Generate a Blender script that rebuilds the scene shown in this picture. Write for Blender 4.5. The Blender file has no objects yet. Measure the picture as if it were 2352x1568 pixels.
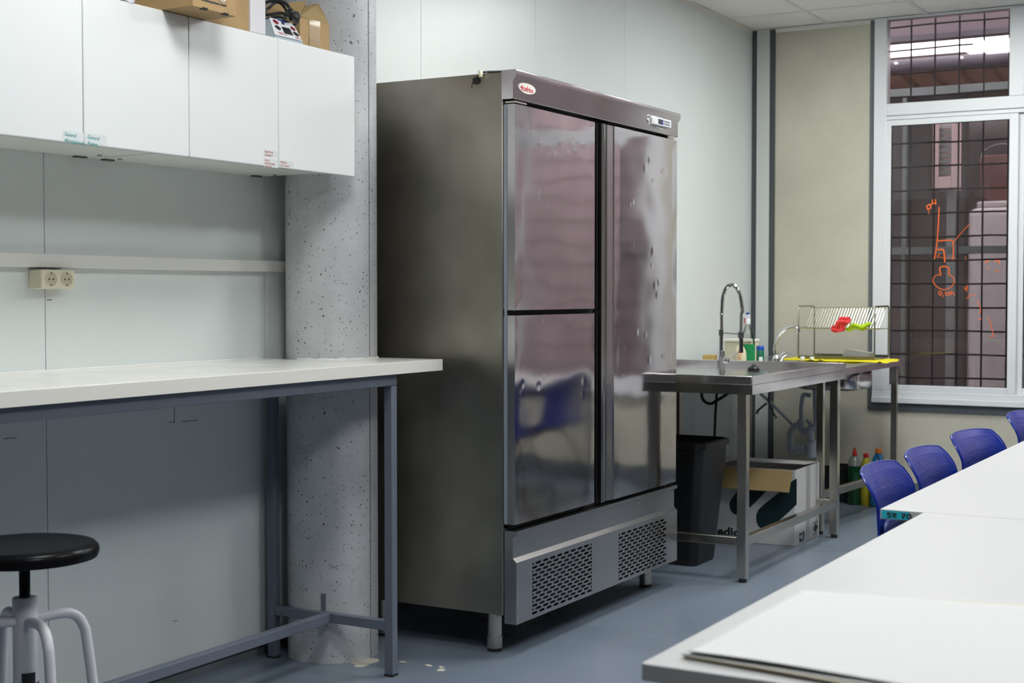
import bpy, bmesh, math, random
from mathutils import Vector, Matrix, noise
R_ = random.Random(7)
sc = bpy.context.scene
COL = sc.collection
PI = math.pi
# ------------------------------------------------------------------ camera
YAW, PIT, ROL, FPX = 0.5179, -0.0331, -0.0003, 3310.5
CAM = Vector((0.0, -3.2023, 1.25))
Fv = Vector((math.cos(YAW)*math.cos(PIT), math.sin(YAW)*math.cos(PIT), math.sin(PIT)))
Rv = Vector((math.sin(YAW), -math.cos(YAW), 0)); Uv = Rv.cross(Fv)
Rv, Uv = Rv*math.cos(ROL)+Uv*math.sin(ROL), Uv*math.cos(ROL)-Rv*math.sin(ROL)
def at(u, v, ax, val):
    """point of the plane ax=val measured at photo position (u,v)"""
    d = Fv + Rv*((u-1176)/FPX) - Uv*((v-784)/FPX)
    i = 'xyz'.index(ax); t = (val-CAM[i])/d[i]
    return CAM + d*t
cd = bpy.data.cameras.new('camera'); cam = bpy.data.objects.new('camera', cd); COL.objects.link(cam)
cd.sensor_width = 36; cd.lens = FPX/2352*36; cd.sensor_fit = 'HORIZONTAL'
m = Matrix.Identity(4)
for i in range(3):
    m[i][0] = Rv[i]; m[i][1] = Uv[i]; m[i][2] = -Fv[i]; m[i][3] = CAM[i]
cam.matrix_world = m
cd.clip_start = 0.05; cd.clip_end = 100
cd.dof.use_dof = True; cd.dof.focus_distance = 4.7; cd.dof.aperture_fstop = 6.3
sc.camera = cam
# ------------------------------------------------------------------ world, exposure, lamps
w = bpy.data.worlds.new('sky'); sc.world = w; w.use_nodes = True
bg = w.node_tree.nodes['Background']; bg.inputs[0].default_value = (1.0, 0.95, 0.965, 1); bg.inputs[1].default_value = 8.0
sc.view_settings.view_transform = 'Standard'; sc.view_settings.look = 'None'
sc.view_settings.exposure = 0.0; sc.view_settings.gamma = 1.0; sc.view_settings.use_curve_mapping = False
LAMP = 28.0                                   # radiance of the ceiling panels (built as ceiling_light further down)
LAMP_COL = (0.97, 1.0, 0.985)
LAMPS = [(7.33, -1.38), (4.93, -1.38), (2.53, -1.38), (7.33, -2.58), (5.53, -2.58), (3.73, -3.18), (1.33, -3.18)]  # middle row is unseen, added to brighten the far end

# ------------------------------------------------------------------ materials
MATS = {}
def _new(name):
    m = bpy.data.materials.new(name); m.use_nodes = True
    return m, m.node_tree, m.node_tree.nodes['Principled BSDF']
def lnk(nt, a, b): nt.links.new(a, b)
def node(nt, t, **k):
    n = nt.nodes.new(t)
    for a, b in k.items():
        if a in n.inputs: n.inputs[a].default_value = b
        else: setattr(n, a, b)
    return n
def coords(nt, scale=(1,1,1), kind='Object'):
    tc = node(nt, 'ShaderNodeTexCoord'); mp = node(nt, 'ShaderNodeMapping')
    mp.inputs['Scale'].default_value = scale
    lnk(nt, tc.outputs[kind], mp.inputs['Vector']); return mp.outputs['Vector']
def mat(name, col, rough=.5, metal=0.0, var=0.0, vscale=8.0, bump=0.0, bscale=200.0, spec=.5, stretch=(1,1,1), rvar=0.0, coat=0.0, trans=0.0, ior=1.5, alpha=1.0, emit=None, estr=0.0, sss=0.0):
    if name in MATS: return MATS[name]
    m, nt, p = _new(name)
    p.inputs['Base Color'].default_value = (*col, 1); p.inputs['Roughness'].default_value = rough
    p.inputs['Metallic'].default_value = metal; p.inputs['Specular IOR Level'].default_value = spec
    p.inputs['Coat Weight'].default_value = coat; p.inputs['Transmission Weight'].default_value = trans; p.inputs['IOR'].default_value = ior
    p.inputs['Alpha'].default_value = alpha
    if emit: p.inputs['Emission Color'].default_value = (*emit, 1); p.inputs['Emission Strength'].default_value = estr
    if var or rvar or bump:
        vec = coords(nt, stretch)
    if var or rvar:
        n = node(nt, 'ShaderNodeTexNoise', Scale=vscale, Detail=6.0, Roughness=.6); lnk(nt, vec, n.inputs['Vector'])
        if var:
            mr = node(nt, 'ShaderNodeMapRange'); mr.inputs['From Min'].default_value = .3; mr.inputs['From Max'].default_value = .7
            mr.inputs['To Min'].default_value = 1-var; mr.inputs['To Max'].default_value = 1+var
            lnk(nt, n.outputs['Fac'], mr.inputs['Value'])
            mx = node(nt, 'ShaderNodeVectorMath', operation='SCALE'); mx.inputs[0].default_value = col
            lnk(nt, mr.outputs[0], mx.inputs['Scale']); lnk(nt, mx.outputs[0], p.inputs['Base Color'])
        if rvar:
            mr = node(nt, 'ShaderNodeMapRange'); mr.inputs['From Min'].default_value = .3; mr.inputs['From Max'].default_value = .7
            mr.inputs['To Min'].default_value = max(0, rough-rvar); mr.inputs['To Max'].default_value = rough+rvar
            lnk(nt, n.outputs['Fac'], mr.inputs['Value']); lnk(nt, mr.outputs[0], p.inputs['Roughness'])
    if bump:
        n2 = node(nt, 'ShaderNodeTexNoise', Scale=bscale, Detail=3.0); lnk(nt, vec, n2.inputs['Vector'])
        b = node(nt, 'ShaderNodeBump', Strength=bump, Distance=.002); lnk(nt, n2.outputs['Fac'], b.inputs['Height'])
        lnk(nt, b.outputs[0], p.inputs['Normal'])
    MATS[name] = m
    return m

def concrete():
    m, nt, p = _new('concrete'); vec = coords(nt)
    n = node(nt, 'ShaderNodeTexNoise', Scale=4.0, Detail=8.0, Roughness=.65); lnk(nt, vec, n.inputs['Vector'])
    cr = node(nt, 'ShaderNodeValToRGB'); cr.color_ramp.elements[0].position = .3; cr.color_ramp.elements[0].color = (.42,.425,.44,1)
    cr.color_ramp.elements[1].position = .7; cr.color_ramp.elements[1].color = (.60,.605,.62,1); lnk(nt, n.outputs['Fac'], cr.inputs[0])
    prev = cr.outputs[0]; hs = None
    for sc_, th, sel in ((28, .15, .62), (62, .20, .55), (110, .26, .5), (12, .05, .6)):
        dn = node(nt, 'ShaderNodeTexNoise', Scale=sc_*2.0, Detail=2.0); lnk(nt, vec, dn.inputs['Vector'])
        ad = node(nt, 'ShaderNodeMixRGB', blend_type='LINEAR_LIGHT'); ad.inputs[0].default_value = .25/sc_
        lnk(nt, vec, ad.inputs[1]); lnk(nt, dn.outputs['Color'], ad.inputs[2])
        v = node(nt, 'ShaderNodeTexVoronoi', Scale=float(sc_)); lnk(nt, ad.outputs[0], v.inputs['Vector'])
        sep = node(nt, 'ShaderNodeSeparateColor'); lnk(nt, v.outputs['Color'], sep.inputs[0])
        mul = node(nt, 'ShaderNodeMath', operation='MULTIPLY'); lnk(nt, sep.outputs[0], mul.inputs[0]); mul.inputs[1].default_value = th
        gt = node(nt, 'ShaderNodeMath', operation='LESS_THAN'); lnk(nt, v.outputs['Distance'], gt.inputs[0]); lnk(nt, mul.outputs[0], gt.inputs[1])
        s2 = node(nt, 'ShaderNodeMath', operation='GREATER_THAN'); lnk(nt, sep.outputs[1], s2.inputs[0]); s2.inputs[1].default_value = sel
        a = node(nt, 'ShaderNodeMath', operation='MULTIPLY'); lnk(nt, gt.outputs[0], a.inputs[0]); lnk(nt, s2.outputs[0], a.inputs[1])
        mx = node(nt, 'ShaderNodeMixRGB'); lnk(nt, a.outputs[0], mx.inputs[0]); lnk(nt, prev, mx.inputs[1]); mx.inputs[2].default_value = (.10,.10,.105,1)
        prev = mx.outputs[0]
        if hs is None: hs = a.outputs[0]
        else:
            q = node(nt, 'ShaderNodeMath', operation='MAXIMUM'); lnk(nt, hs, q.inputs[0]); lnk(nt, a.outputs[0], q.inputs[1]); hs = q.outputs[0]
    # hairline cracks running round the shaft
    v2 = coords(nt, (1.2, 1.2, 5.0)); dn = node(nt, 'ShaderNodeTexNoise', Scale=3.0, Detail=5.0); lnk(nt, v2, dn.inputs['Vector'])
    ab = node(nt, 'ShaderNodeMath', operation='SUBTRACT'); lnk(nt, dn.outputs['Fac'], ab.inputs[0]); ab.inputs[1].default_value = .5
    ab2 = node(nt, 'ShaderNodeMath', operation='ABSOLUTE'); lnk(nt, ab.outputs[0], ab2.inputs[0])
    lt = node(nt, 'ShaderNodeMath', operation='LESS_THAN'); lnk(nt, ab2.outputs[0], lt.inputs[0]); lt.inputs[1].default_value = .0014
    n3 = node(nt, 'ShaderNodeTexNoise', Scale=5.0, Detail=1.0); lnk(nt, vec, n3.inputs['Vector'])
    g3 = node(nt, 'ShaderNodeMath', operation='GREATER_THAN'); lnk(nt, n3.outputs['Fac'], g3.inputs[0]); g3.inputs[1].default_value = .60
    cc = node(nt, 'ShaderNodeMath', operation='MULTIPLY'); lnk(nt, lt.outputs[0], cc.inputs[0]); lnk(nt, g3.outputs[0], cc.inputs[1])
    mx = node(nt, 'ShaderNodeMixRGB'); lnk(nt, cc.outputs[0], mx.inputs[0]); lnk(nt, prev, mx.inputs[1]); mx.inputs[2].default_value = (.13,.13,.135,1)
    lnk(nt, mx.outputs[0], p.inputs['Base Color']); p.inputs['Roughness'].default_value = .62
    b = node(nt, 'ShaderNodeBump', Strength=.6, Distance=-.002); lnk(nt, hs, b.inputs['Height'])
    b2 = node(nt, 'ShaderNodeBump', Strength=.08, Distance=.004); lnk(nt, n.outputs['Fac'], b2.inputs['Height']); lnk(nt, b.outputs[0], b2.inputs['Normal'])
    lnk(nt, b2.outputs[0], p.inputs['Normal'])
    return m

def steel(name, col, rough, stretch, sc_=60.0, cvar=.12, bump=.05, aniso=0.0):
    m, nt, p = _new(name); vec = coords(nt, stretch)
    n = node(nt, 'ShaderNodeTexNoise', Scale=sc_, Detail=4.0); lnk(nt, vec, n.inputs['Vector'])
    n2 = node(nt, 'ShaderNodeTexNoise', Scale=3.5, Detail=2.0); v2 = coords(nt); lnk(nt, v2, n2.inputs['Vector'])
    mr = node(nt, 'ShaderNodeMapRange'); mr.inputs['From Min'].default_value = .3; mr.inputs['From Max'].default_value = .7
    mr.inputs['To Min'].default_value = 1-cvar; mr.inputs['To Max'].default_value = 1+cvar*.6; lnk(nt, n2.outputs['Fac'], mr.inputs['Value'])
    mx = node(nt, 'ShaderNodeVectorMath', operation='SCALE'); mx.inputs[0].default_value = col
    lnk(nt, mr.outputs[0], mx.inputs['Scale']); lnk(nt, mx.outputs[0], p.inputs['Base Color'])
    p.inputs['Metallic'].default_value = 1.0
    m2 = node(nt, 'ShaderNodeMapRange'); m2.inputs['From Min'].default_value = .3; m2.inputs['From Max'].default_value = .7
    m2.inputs['To Min'].default_value = rough*.97; m2.inputs['To Max'].default_value = rough*1.04; lnk(nt, n.outputs['Fac'], m2.inputs['Value'])
    lnk(nt, m2.outputs[0], p.inputs['Roughness'])
    if bump:
        b = node(nt, 'ShaderNodeBump', Strength=bump, Distance=.001); lnk(nt, n.outputs['Fac'], b.inputs['Height']); lnk(nt, b.outputs[0], p.inputs['Normal'])
    return m

def floor_mat():
    m, nt, p = _new('floor_paint'); vec = coords(nt)
    n = node(nt, 'ShaderNodeTexNoise', Scale=1.6, Detail=2.0, Roughness=.5); lnk(nt, vec, n.inputs['Vector'])
    cr = node(nt, 'ShaderNodeValToRGB'); cr.color_ramp.elements[0].position = .1; cr.color_ramp.elements[0].color = (.130,.162,.208,1)
    cr.color_ramp.elements[1].position = .9; cr.color_ramp.elements[1].color = (.190,.228,.284,1); lnk(nt, n.outputs['Fac'], cr.inputs[0])
    prev = cr.outputs[0]
    lnk(nt, prev, p.inputs['Base Color'])
    mr = node(nt, 'ShaderNodeMapRange'); mr.inputs['From Min'].default_value = .05; mr.inputs['From Max'].default_value = .95; mr.inputs['To Min'].default_value = .24; mr.inputs['To Max'].default_value = .33
    lnk(nt, n.outputs['Fac'], mr.inputs['Value']); lnk(nt, mr.outputs[0], p.inputs['Roughness'])
    return m

def plaster(name, col):
    m, nt, p = _new(name); vec = coords(nt)
    n = node(nt, 'ShaderNodeTexNoise', Scale=55.0, Detail=6.0, Roughness=.7); lnk(nt, vec, n.inputs['Vector'])
    n2 = node(nt, 'ShaderNodeTexNoise', Scale=1.7, Detail=4.0); lnk(nt, vec, n2.inputs['Vector'])
    ad = node(nt, 'ShaderNodeMath', operation='MULTIPLY_ADD'); lnk(nt, n.outputs['Fac'], ad.inputs[0]); ad.inputs[1].default_value = .35; lnk(nt, n2.outputs['Fac'], ad.inputs[2])
    mr = node(nt, 'ShaderNodeMapRange'); mr.inputs['From Min'].default_value = .45; mr.inputs['From Max'].default_value = .9; mr.inputs['To Min'].default_value = .86; mr.inputs['To Max'].default_value = 1.1
    lnk(nt, ad.outputs[0], mr.inputs['Value'])
    mx = node(nt, 'ShaderNodeVectorMath', operation='SCALE'); mx.inputs[0].default_value = col; lnk(nt, mr.outputs[0], mx.inputs['Scale'])
    v = node(nt, 'ShaderNodeTexVoronoi', Scale=34.0); lnk(nt, vec, v.inputs['Vector'])
    sep = node(nt, 'ShaderNodeSeparateColor'); lnk(nt, v.outputs['Color'], sep.inputs[0])
    mu = node(nt, 'ShaderNodeMath', operation='MULTIPLY'); lnk(nt, sep.outputs[0], mu.inputs[0]); mu.inputs[1].default_value = .13
    lt = node(nt, 'ShaderNodeMath', operation='LESS_THAN'); lnk(nt, v.outputs['Distance'], lt.inputs[0]); lnk(nt, mu.outputs[0], lt.inputs[1])
    g = node(nt, 'ShaderNodeMath', operation='GREATER_THAN'); lnk(nt, sep.outputs[1], g.inputs[0]); g.inputs[1].default_value = .55
    aa = node(nt, 'ShaderNodeMath', operation='MULTIPLY'); lnk(nt, lt.outputs[0], aa.inputs[0]); lnk(nt, g.outputs[0], aa.inputs[1])
    mm = node(nt, 'ShaderNodeMixRGB'); lnk(nt, aa.outputs[0], mm.inputs[0]); lnk(nt, mx.outputs[0], mm.inputs[1]); mm.inputs[2].default_value = (col[0]*.5, col[1]*.5, col[2]*.48, 1)
    lnk(nt, mm.outputs[0], p.inputs['Base Color']); p.inputs['Roughness'].default_value = .85
    b = node(nt, 'ShaderNodeBump', Strength=.35, Distance=.003); lnk(nt, n.outputs['Fac'], b.inputs['Height']); lnk(nt, b.outputs[0], p.inputs['Normal'])
    return m

def glass(name, tint=(.80,.775,.785), ior=1.5):
    m = bpy.data.materials.new(name); m.use_nodes = True; nt = m.node_tree; nt.nodes.clear()
    o = node(nt, 'ShaderNodeOutputMaterial'); t = node(nt, 'ShaderNodeBsdfTransparent'); t.inputs[0].default_value = (*tint, 1)
    g = node(nt, 'ShaderNodeBsdfGlossy', Roughness=0.0); f = node(nt, 'ShaderNodeFresnel', IOR=ior); mx = node(nt, 'ShaderNodeMixShader')
    lnk(nt, f.outputs[0], mx.inputs[0]); lnk(nt, t.outputs[0], mx.inputs[1]); lnk(nt, g.outputs[0], mx.inputs[2]); lnk(nt, mx.outputs[0], o.inputs[0])
    return m

def perforated():
    m, nt, p = _new('perforated_steel'); vec = coords(nt, (1,1,1))
    sx = node(nt, 'ShaderNodeSeparateXYZ'); lnk(nt, vec, sx.inputs[0])
    def wave(src, k, off=None):
        a = node(nt, 'ShaderNodeMath', operation='MULTIPLY'); lnk(nt, src, a.inputs[0]); a.inputs[1].default_value = k
        s = node(nt, 'ShaderNodeMath', operation='SINE'); lnk(nt, a.outputs[0], s.inputs[0]); return s.outputs[0]
    k = 2*PI/.012
    a = wave(sx.outputs[1], k); b = wave(sx.outputs[2], k)
    mu = node(nt, 'ShaderNodeMath', operation='MULTIPLY'); lnk(nt, a, mu.inputs[0]); lnk(nt, b, mu.inputs[1])
    ab = node(nt, 'ShaderNodeMath', operation='ABSOLUTE'); lnk(nt, mu.outputs[0], ab.inputs[0])
    lt = node(nt, 'ShaderNodeMath', operation='LESS_THAN'); lnk(nt, ab.outputs[0], lt.inputs[0]); lt.inputs[1].default_value = .33
    p.inputs['Base Color'].default_value = (.10,.09,.09,1); p.inputs['Roughness'].default_value = .7
    lnk(nt, lt.outputs[0], p.inputs['Alpha'])
    return m

M_panel = mat('wall_panel_coating', (.71,.75,.745), .32, var=.015, vscale=3, bump=.10, bscale=420, stretch=(1,1,.25))
M_core = mat('panel_joint', (.16,.17,.18), .6)
M_plaster = plaster('beige_plaster', (.56,.53,.44))
M_wallplain = mat('darkened_wall', (.20,.18,.16), .8, var=.03)  # darkened to cut the light bounced off the unseen back wall
M_floor = floor_mat()
M_tile = mat('ceiling_tile', (.88,.86,.82), .85, bump=.3, bscale=500, var=.02)
M_tbar = mat('ceiling_rail', (.80,.78,.74), .45)
M_concrete = concrete()
M_cab = mat('white_lacquer', (.80,.81,.81), .28, var=.006, vscale=2)
M_cabin = mat('white_melamine', (.72,.73,.69), .5)
M_edge = mat('pale_edge_band', (.52,.53,.54), .5)
M_bench = mat('white_laminate', (.80,.785,.735), .22, var=.012, vscale=4, rvar=.04)
M_bench_edge = mat('cream_edge', (.78,.755,.70), .4)
M_bframe = mat('slate_paint', (.135,.155,.20), .42, var=.05, vscale=6)
M_seal = mat('white_sealant', (.82,.82,.79), .45)
M_trunk = mat('trunking_plastic', (.72,.71,.68), .38)
M_socket = mat('cream_plastic', (.70,.66,.50), .35)
M_dark = mat('dark_cavity', (.012,.012,.012), .8)
M_black = mat('black_plastic', (.012,.012,.013), .35)
M_rubber = mat('black_rubber', (.015,.015,.015), .7)
M_side = steel('brushed_steel_side', (.34,.315,.27), .34, (1,1,.02), 120, .25, .006)
M_door = steel('polished_steel_door', (.55,.52,.53), .075, (1,1,.03), 200, .10, .0)
M_crown = steel('steel_crown', (.66,.63,.64), .16, (.04,1,1), 90, .12, .003)
M_grille = steel('steel_grille', (.41,.40,.395), .26, (.03,1,1), 90, .06, .0)
M_grip = steel('steel_grip', (.47,.455,.45), .2, (1,1,.03), 60, .08, .0)
M_leg = steel('steel_leg', (.52,.49,.44), .25, (1,1,1), 5, .10, .0)
M_sink = steel('steel_sink', (.86,.82,.83), .19, (.05,1,1), 60, .18, .003)
M_sinktop = steel('steel_sink_top', (.56,.56,.57), .2, (.05,1,1), 60, .15, .002)
M_apron = steel('stained_steel', (.36,.35,.31), .3, (1,1,1), 12, .6, .05)
M_chrome = mat('chrome', (.75,.75,.76), .07, 1.0)
M_wire = mat('old_chrome_wire', (.45,.42,.34), .25, 1.0)
M_gasket = mat('grey_gasket', (.26,.29,.34), .5)
M_alu = mat('white_aluminium', (.76,.77,.79), .35)
M_grey = mat('grey_trim_paint', (.135,.15,.165), .6, var=.08)
M_greyd = mat('dark_trim_paint', (.07,.078,.082), .6)
M_white = mat('white_strip', (.60,.62,.60), .5)
M_glass = glass('window_glass')
M_grid = mat('grid_steel', (.075,.07,.07), .6)
M_galv = mat('galvanised_rail', (.17,.20,.20), .5, var=.15)
M_perf = perforated()
M_lampd = bpy.data.materials.new('light_diffuser'); M_lampd.use_nodes = True
_p = M_lampd.node_tree.nodes['Principled BSDF']; _p.inputs['Base Color'].default_value = (.9,.9,.9,1)
_p.inputs['Emission Color'].default_value = (*LAMP_COL, 1); _p.inputs['Emission Strength'].default_value = LAMP
M_card = mat('brown_card', (.42,.27,.12), .75, var=.06, vscale=20)
M_cardin = mat('brown_card_inside', (.33,.23,.10), .8, var=.05)
M_cardw = mat('white_card', (.62,.61,.60), .6, var=.03)
M_teal = mat('dark_teal_print', (.004,.022,.026), .5)
M_ink = mat('black_ink', (.02,.018,.02), .5)
M_blue = mat('blue_shell', (.002,.020,.25), .26, spec=.4)
M_table = mat('white_table_laminate', (.475,.47,.475), .38, var=.008, vscale=2)
M_tedge = mat('table_edge', (.60,.60,.62), .45)
M_paper = mat('white_paper', (.62,.62,.615), .85)
M_paper2 = mat('yellowed_paper_edge', (.62,.57,.46), .8)
M_label = mat('paper_label', (.70,.735,.74), .4)
M_green = mat('green_pen', (.0,.30,.28), .5)
M_red = mat('red_pen', (.55,.10,.07), .5)
M_orange = mat('orange_marker', (.95,.16,.02), .5)
M_seat = mat('black_seat', (.006,.006,.007), .26, spec=.12)
M_stoolw = mat('white_powder_coat', (.66,.66,.70), .35, var=.04, vscale=10)
M_cyan = mat('cyan_tape', (.02,.46,.60), .45)

# ------------------------------------------------------------------ mesh helpers
ORG = {}
def org(o): return ORG.get(o.name, Vector((0,0,0))) if o else Vector((0,0,0))
class MB:
    def __init__(s): s.v = []; s.f = []
    def add(s, vs, fs):
        k = len(s.v); s.v += [tuple(v) for v in vs]; s.f += [tuple(i+k for i in f) for f in fs]; return s
    def box(s, x0, x1, y0, y1, z0, z1):
        x0,x1 = sorted((x0,x1)); y0,y1 = sorted((y0,y1)); z0,z1 = sorted((z0,z1))
        return s.add([(x0,y0,z0),(x1,y0,z0),(x1,y1,z0),(x0,y1,z0),(x0,y0,z1),(x1,y0,z1),(x1,y1,z1),(x0,y1,z1)],
                     [(0,3,2,1),(4,5,6,7),(0,1,5,4),(1,2,6,5),(2,3,7,6),(3,0,4,7)])
    def hexa(s, b, t):
        return s.add(list(b)+list(t), [(0,3,2,1),(4,5,6,7),(0,1,5,4),(1,2,6,5),(2,3,7,6),(3,0,4,7)])
    def bar(s, p0, p1, w, h, up=(0,0,1)):
        p0 = Vector(p0); p1 = Vector(p1); d = (p1-p0).normalized(); u = Vector(up); sd = d.cross(u)
        if sd.length < 1e-5: sd = d.cross(Vector((1,0,0)))
        sd.normalize(); u = sd.cross(d)
        c = [(-1,-1),(1,-1),(1,1),(-1,1)]
        return s.hexa([p0+sd*a*w/2+u*b*h/2 for a,b in c], [p1+sd*a*w/2+u*b*h/2 for a,b in c])
    def cyl(s, p0, p1, r0, r1=None, n=20, caps=True):
        r1 = r0 if r1 is None else r1
        p0 = Vector(p0); p1 = Vector(p1); d = (p1-p0).normalized()
        a = d.orthogonal().normalized(); b = d.cross(a); vs = []
        for p, r in ((p0,r0),(p1,r1)):
            vs += [p+(a*math.cos(2*PI*i/n)+b*math.sin(2*PI*i/n))*r for i in range(n)]
        fs = [(i,(i+1)%n,n+(i+1)%n,n+i) for i in range(n)]
        if caps: fs += [tuple(range(n-1,-1,-1)), tuple(range(n,2*n))]
        return s.add(vs, fs)
    def tube(s, pts, r, n=10, closed=False, caps=True):
        pts = [Vector(p) for p in pts]; m = len(pts); vs = []; prev = None
        for i, p in enumerate(pts):
            if closed: d = pts[(i+1)%m]-pts[i-1]
            else: d = pts[min(i+1,m-1)]-pts[max(i-1,0)]
            d.normalize()
            if prev is None: a = d.orthogonal().normalized()
            else:
                a = prev - d*prev.dot(d); a.normalize()
            prev = a; b = d.cross(a)
            rr = r[i] if isinstance(r,(list,tuple)) else r
            vs += [p+(a*math.cos(2*PI*k/n)+b*math.sin(2*PI*k/n))*rr for k in range(n)]
        fs = []
        for i in range(m if closed else m-1):
            j = (i+1)%m
            fs += [(i*n+k, i*n+(k+1)%n, j*n+(k+1)%n, j*n+k) for k in range(n)]
        if caps and not closed: fs += [tuple(range(n-1,-1,-1)), tuple(range((m-1)*n, m*n))]
        return s.add(vs, fs)
    def lathe(s, cx, cy, prof, n=28):
        vs = []; fs = []
        for r, z in prof: vs += [(cx+r*math.cos(2*PI*i/n), cy+r*math.sin(2*PI*i/n), z) for i in range(n)]
        for j in range(len(prof)-1): fs += [(j*n+i, j*n+(i+1)%n, (j+1)*n+(i+1)%n, (j+1)*n+i) for i in range(n)]
        fs += [tuple(range(n-1,-1,-1)), tuple(range((len(prof)-1)*n, len(prof)*n))]
        return s.add(vs, fs)
    def prism(s, poly, ax, a, b):
        def P(p, t): return {'x': (t,p[0],p[1]), 'y': (p[0],t,p[1]), 'z': (p[0],p[1],t)}[ax]
        n = len(poly)
        return s.add([P(p,a) for p in poly]+[P(p,b) for p in poly], [tuple(range(n-1,-1,-1)), tuple(range(n,2*n))]+[(i,(i+1)%n,n+(i+1)%n,n+i) for i in range(n)])
    def grid(s, fn, nu, nv):
        vs = [fn(i/nu, j/nv) for j in range(nv+1) for i in range(nu+1)]
        return s.add(vs, [(j*(nu+1)+i, j*(nu+1)+i+1, (j+1)*(nu+1)+i+1, (j+1)*(nu+1)+i) for j in range(nv) for i in range(nu)])
    def build(s, name, mt, parent=None, bevel=0, smooth=False, solid=0, label=None, seg=2, recalc=True):
        o_ = org(parent)
        me = bpy.data.meshes.new(name)
        me.from_pydata([(v[0]-o_[0], v[1]-o_[1], v[2]-o_[2]) for v in s.v], [], s.f)
        if recalc:
            bm = bmesh.new(); bm.from_mesh(me); bmesh.ops.recalc_face_normals(bm, faces=bm.faces); bm.to_mesh(me); bm.free()
        me.materials.append(mt)
        ob = bpy.data.objects.new(name, me); COL.objects.link(ob)
        if parent: ob.parent = parent; ORG[ob.name] = o_.copy()
        if smooth:
            me.polygons.foreach_set('use_smooth', [True]*len(me.polygons)); me.set_sharp_from_angle(angle=math.radians(38))
        if solid:
            md = ob.modifiers.new('solid', 'SOLIDIFY'); md.thickness = solid; md.offset = 0
        if bevel:
            md = ob.modifiers.new('bevel', 'BEVEL'); md.width = bevel; md.segments = seg; md.limit_method = 'ANGLE'; md.angle_limit = math.radians(40)
            me.polygons.foreach_set('use_smooth', [True]*len(me.polygons)); me.set_sharp_from_angle(angle=math.radians(38))
            md.harden_normals = False
        if label: ob['label'] = label
        return ob
def tag(o, label, cat, group=None, kind=None):
    o['label'] = label; o['category'] = cat
    if group: o['group'] = group
    if kind: o['kind'] = kind
    return o
def thing(name, loc, label, cat, group=None):
    o = bpy.data.objects.new(name, None); COL.objects.link(o); o.location = loc; o.empty_display_size = .05
    ORG[o.name] = Vector(loc); return tag(o, label, cat, group)
def struct(o): o['kind'] = 'structure'; return o
def copy_tree(o, parent=None):
    c = o.copy(); COL.objects.link(c); c.parent = parent
    for ch in list(o.children): copy_tree(ch, c)
    return c
def text(name, s, size, o0, right, up, mt, parent, shear=0.0, label=None, align='LEFT', ext=.0002, off=0.0, xs=1.0):
    cu = bpy.data.curves.new('t', 'FONT'); cu.body = s; cu.size = size; cu.shear = shear; cu.align_x = align; cu.extrude = ext; cu.resolution_u = 2; cu.offset = off
    to = bpy.data.objects.new('t', cu); COL.objects.link(to)
    me = bpy.data.meshes.new_from_object(to.evaluated_get(bpy.context.evaluated_depsgraph_get()))
    bpy.data.objects.remove(to); bpy.data.curves.remove(cu)
    right = Vector(right).normalized(); up = Vector(up); up = (up-right*up.dot(right)).normalized(); nn = right.cross(up); o_ = org(parent); o0 = Vector(o0)
    for v in me.vertices: v.co = o0-o_ + right*v.co.x*xs + up*v.co.y + nn*v.co.z
    me.materials.clear(); me.materials.append(mt); me.name = name
    ob = bpy.data.objects.new(name, me); COL.objects.link(ob)
    if parent: ob.parent = parent; ORG[ob.name] = o_.copy()
    if label: ob['label'] = label
    return ob
def arc(c, r, a0, a1, n, f): return [f(c, r, math.radians(a0+(a1-a0)*i/n)) for i in range(n+1)]
def rrect(x0, x1, y0, y1, r, n=4):
    p = []
    for cx, cy, a in ((x1-r,y1-r,0),(x0+r,y1-r,90),(x0+r,y0+r,180),(x1-r,y0+r,270)):
        p += [(cx+r*math.cos(math.radians(a+90*i/n)), cy+r*math.sin(math.radians(a+90*i/n))) for i in range(n+1)]
    return p

# ================================================================== ROOM SHELL
XW, ZC = 8.685, 2.90
X0, Y1 = -3.4, -7.3
floor = struct(MB().box(X0-.2, XW+.2, Y1-.2, .2, -.15, 0).build('floor', M_floor))
# patches where the floor paint has flaked off
def flake(pts, z=.0006):
    return MB().prism([tuple(at(u, v, 'z', 0)[:2]) for u, v in pts], 'z', 0, z).build('bare_patch', mat('bare_screed', (.52,.48,.41), .8, var=.12, vscale=30), floor)
flake([(800,1519),(812,1513),(830,1514),(852,1511),(870,1513),(869,1519),(852,1524),(842,1529),(828,1532),(812,1531),(818,1526),(806,1523)])
flake([(976,1526),(985,1525),(993,1528),(990,1531),(980,1529)])
flake([(1007,1530),(1015,1529),(1022,1533),(1010,1533)])
flake([(1002,1539),(1012,1534),(1024,1537),(1018,1541),(1006,1541)])
flake([(915,1518),(930,1518),(936,1521),(920,1521)])

wall_left = struct(MB().box(X0, XW, .045, .2, 0, ZC).build('wall_left', M_core))
seams = [X0, -1.9, -.93, .03, 1.0, 1.96, 2.923, 3.90, 4.883, 5.84, 6.80, 7.73, XW]
for a, b in zip(seams, seams[1:]):
    MB().box(a+.0012, b-.0012, 0, .05, .035, ZC-.01).build('panel', M_panel, wall_left, bevel=.0015)
MB().box(X0, XW, .012, .05, 0, .035).build('plinth', M_grey, wall_left)

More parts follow.
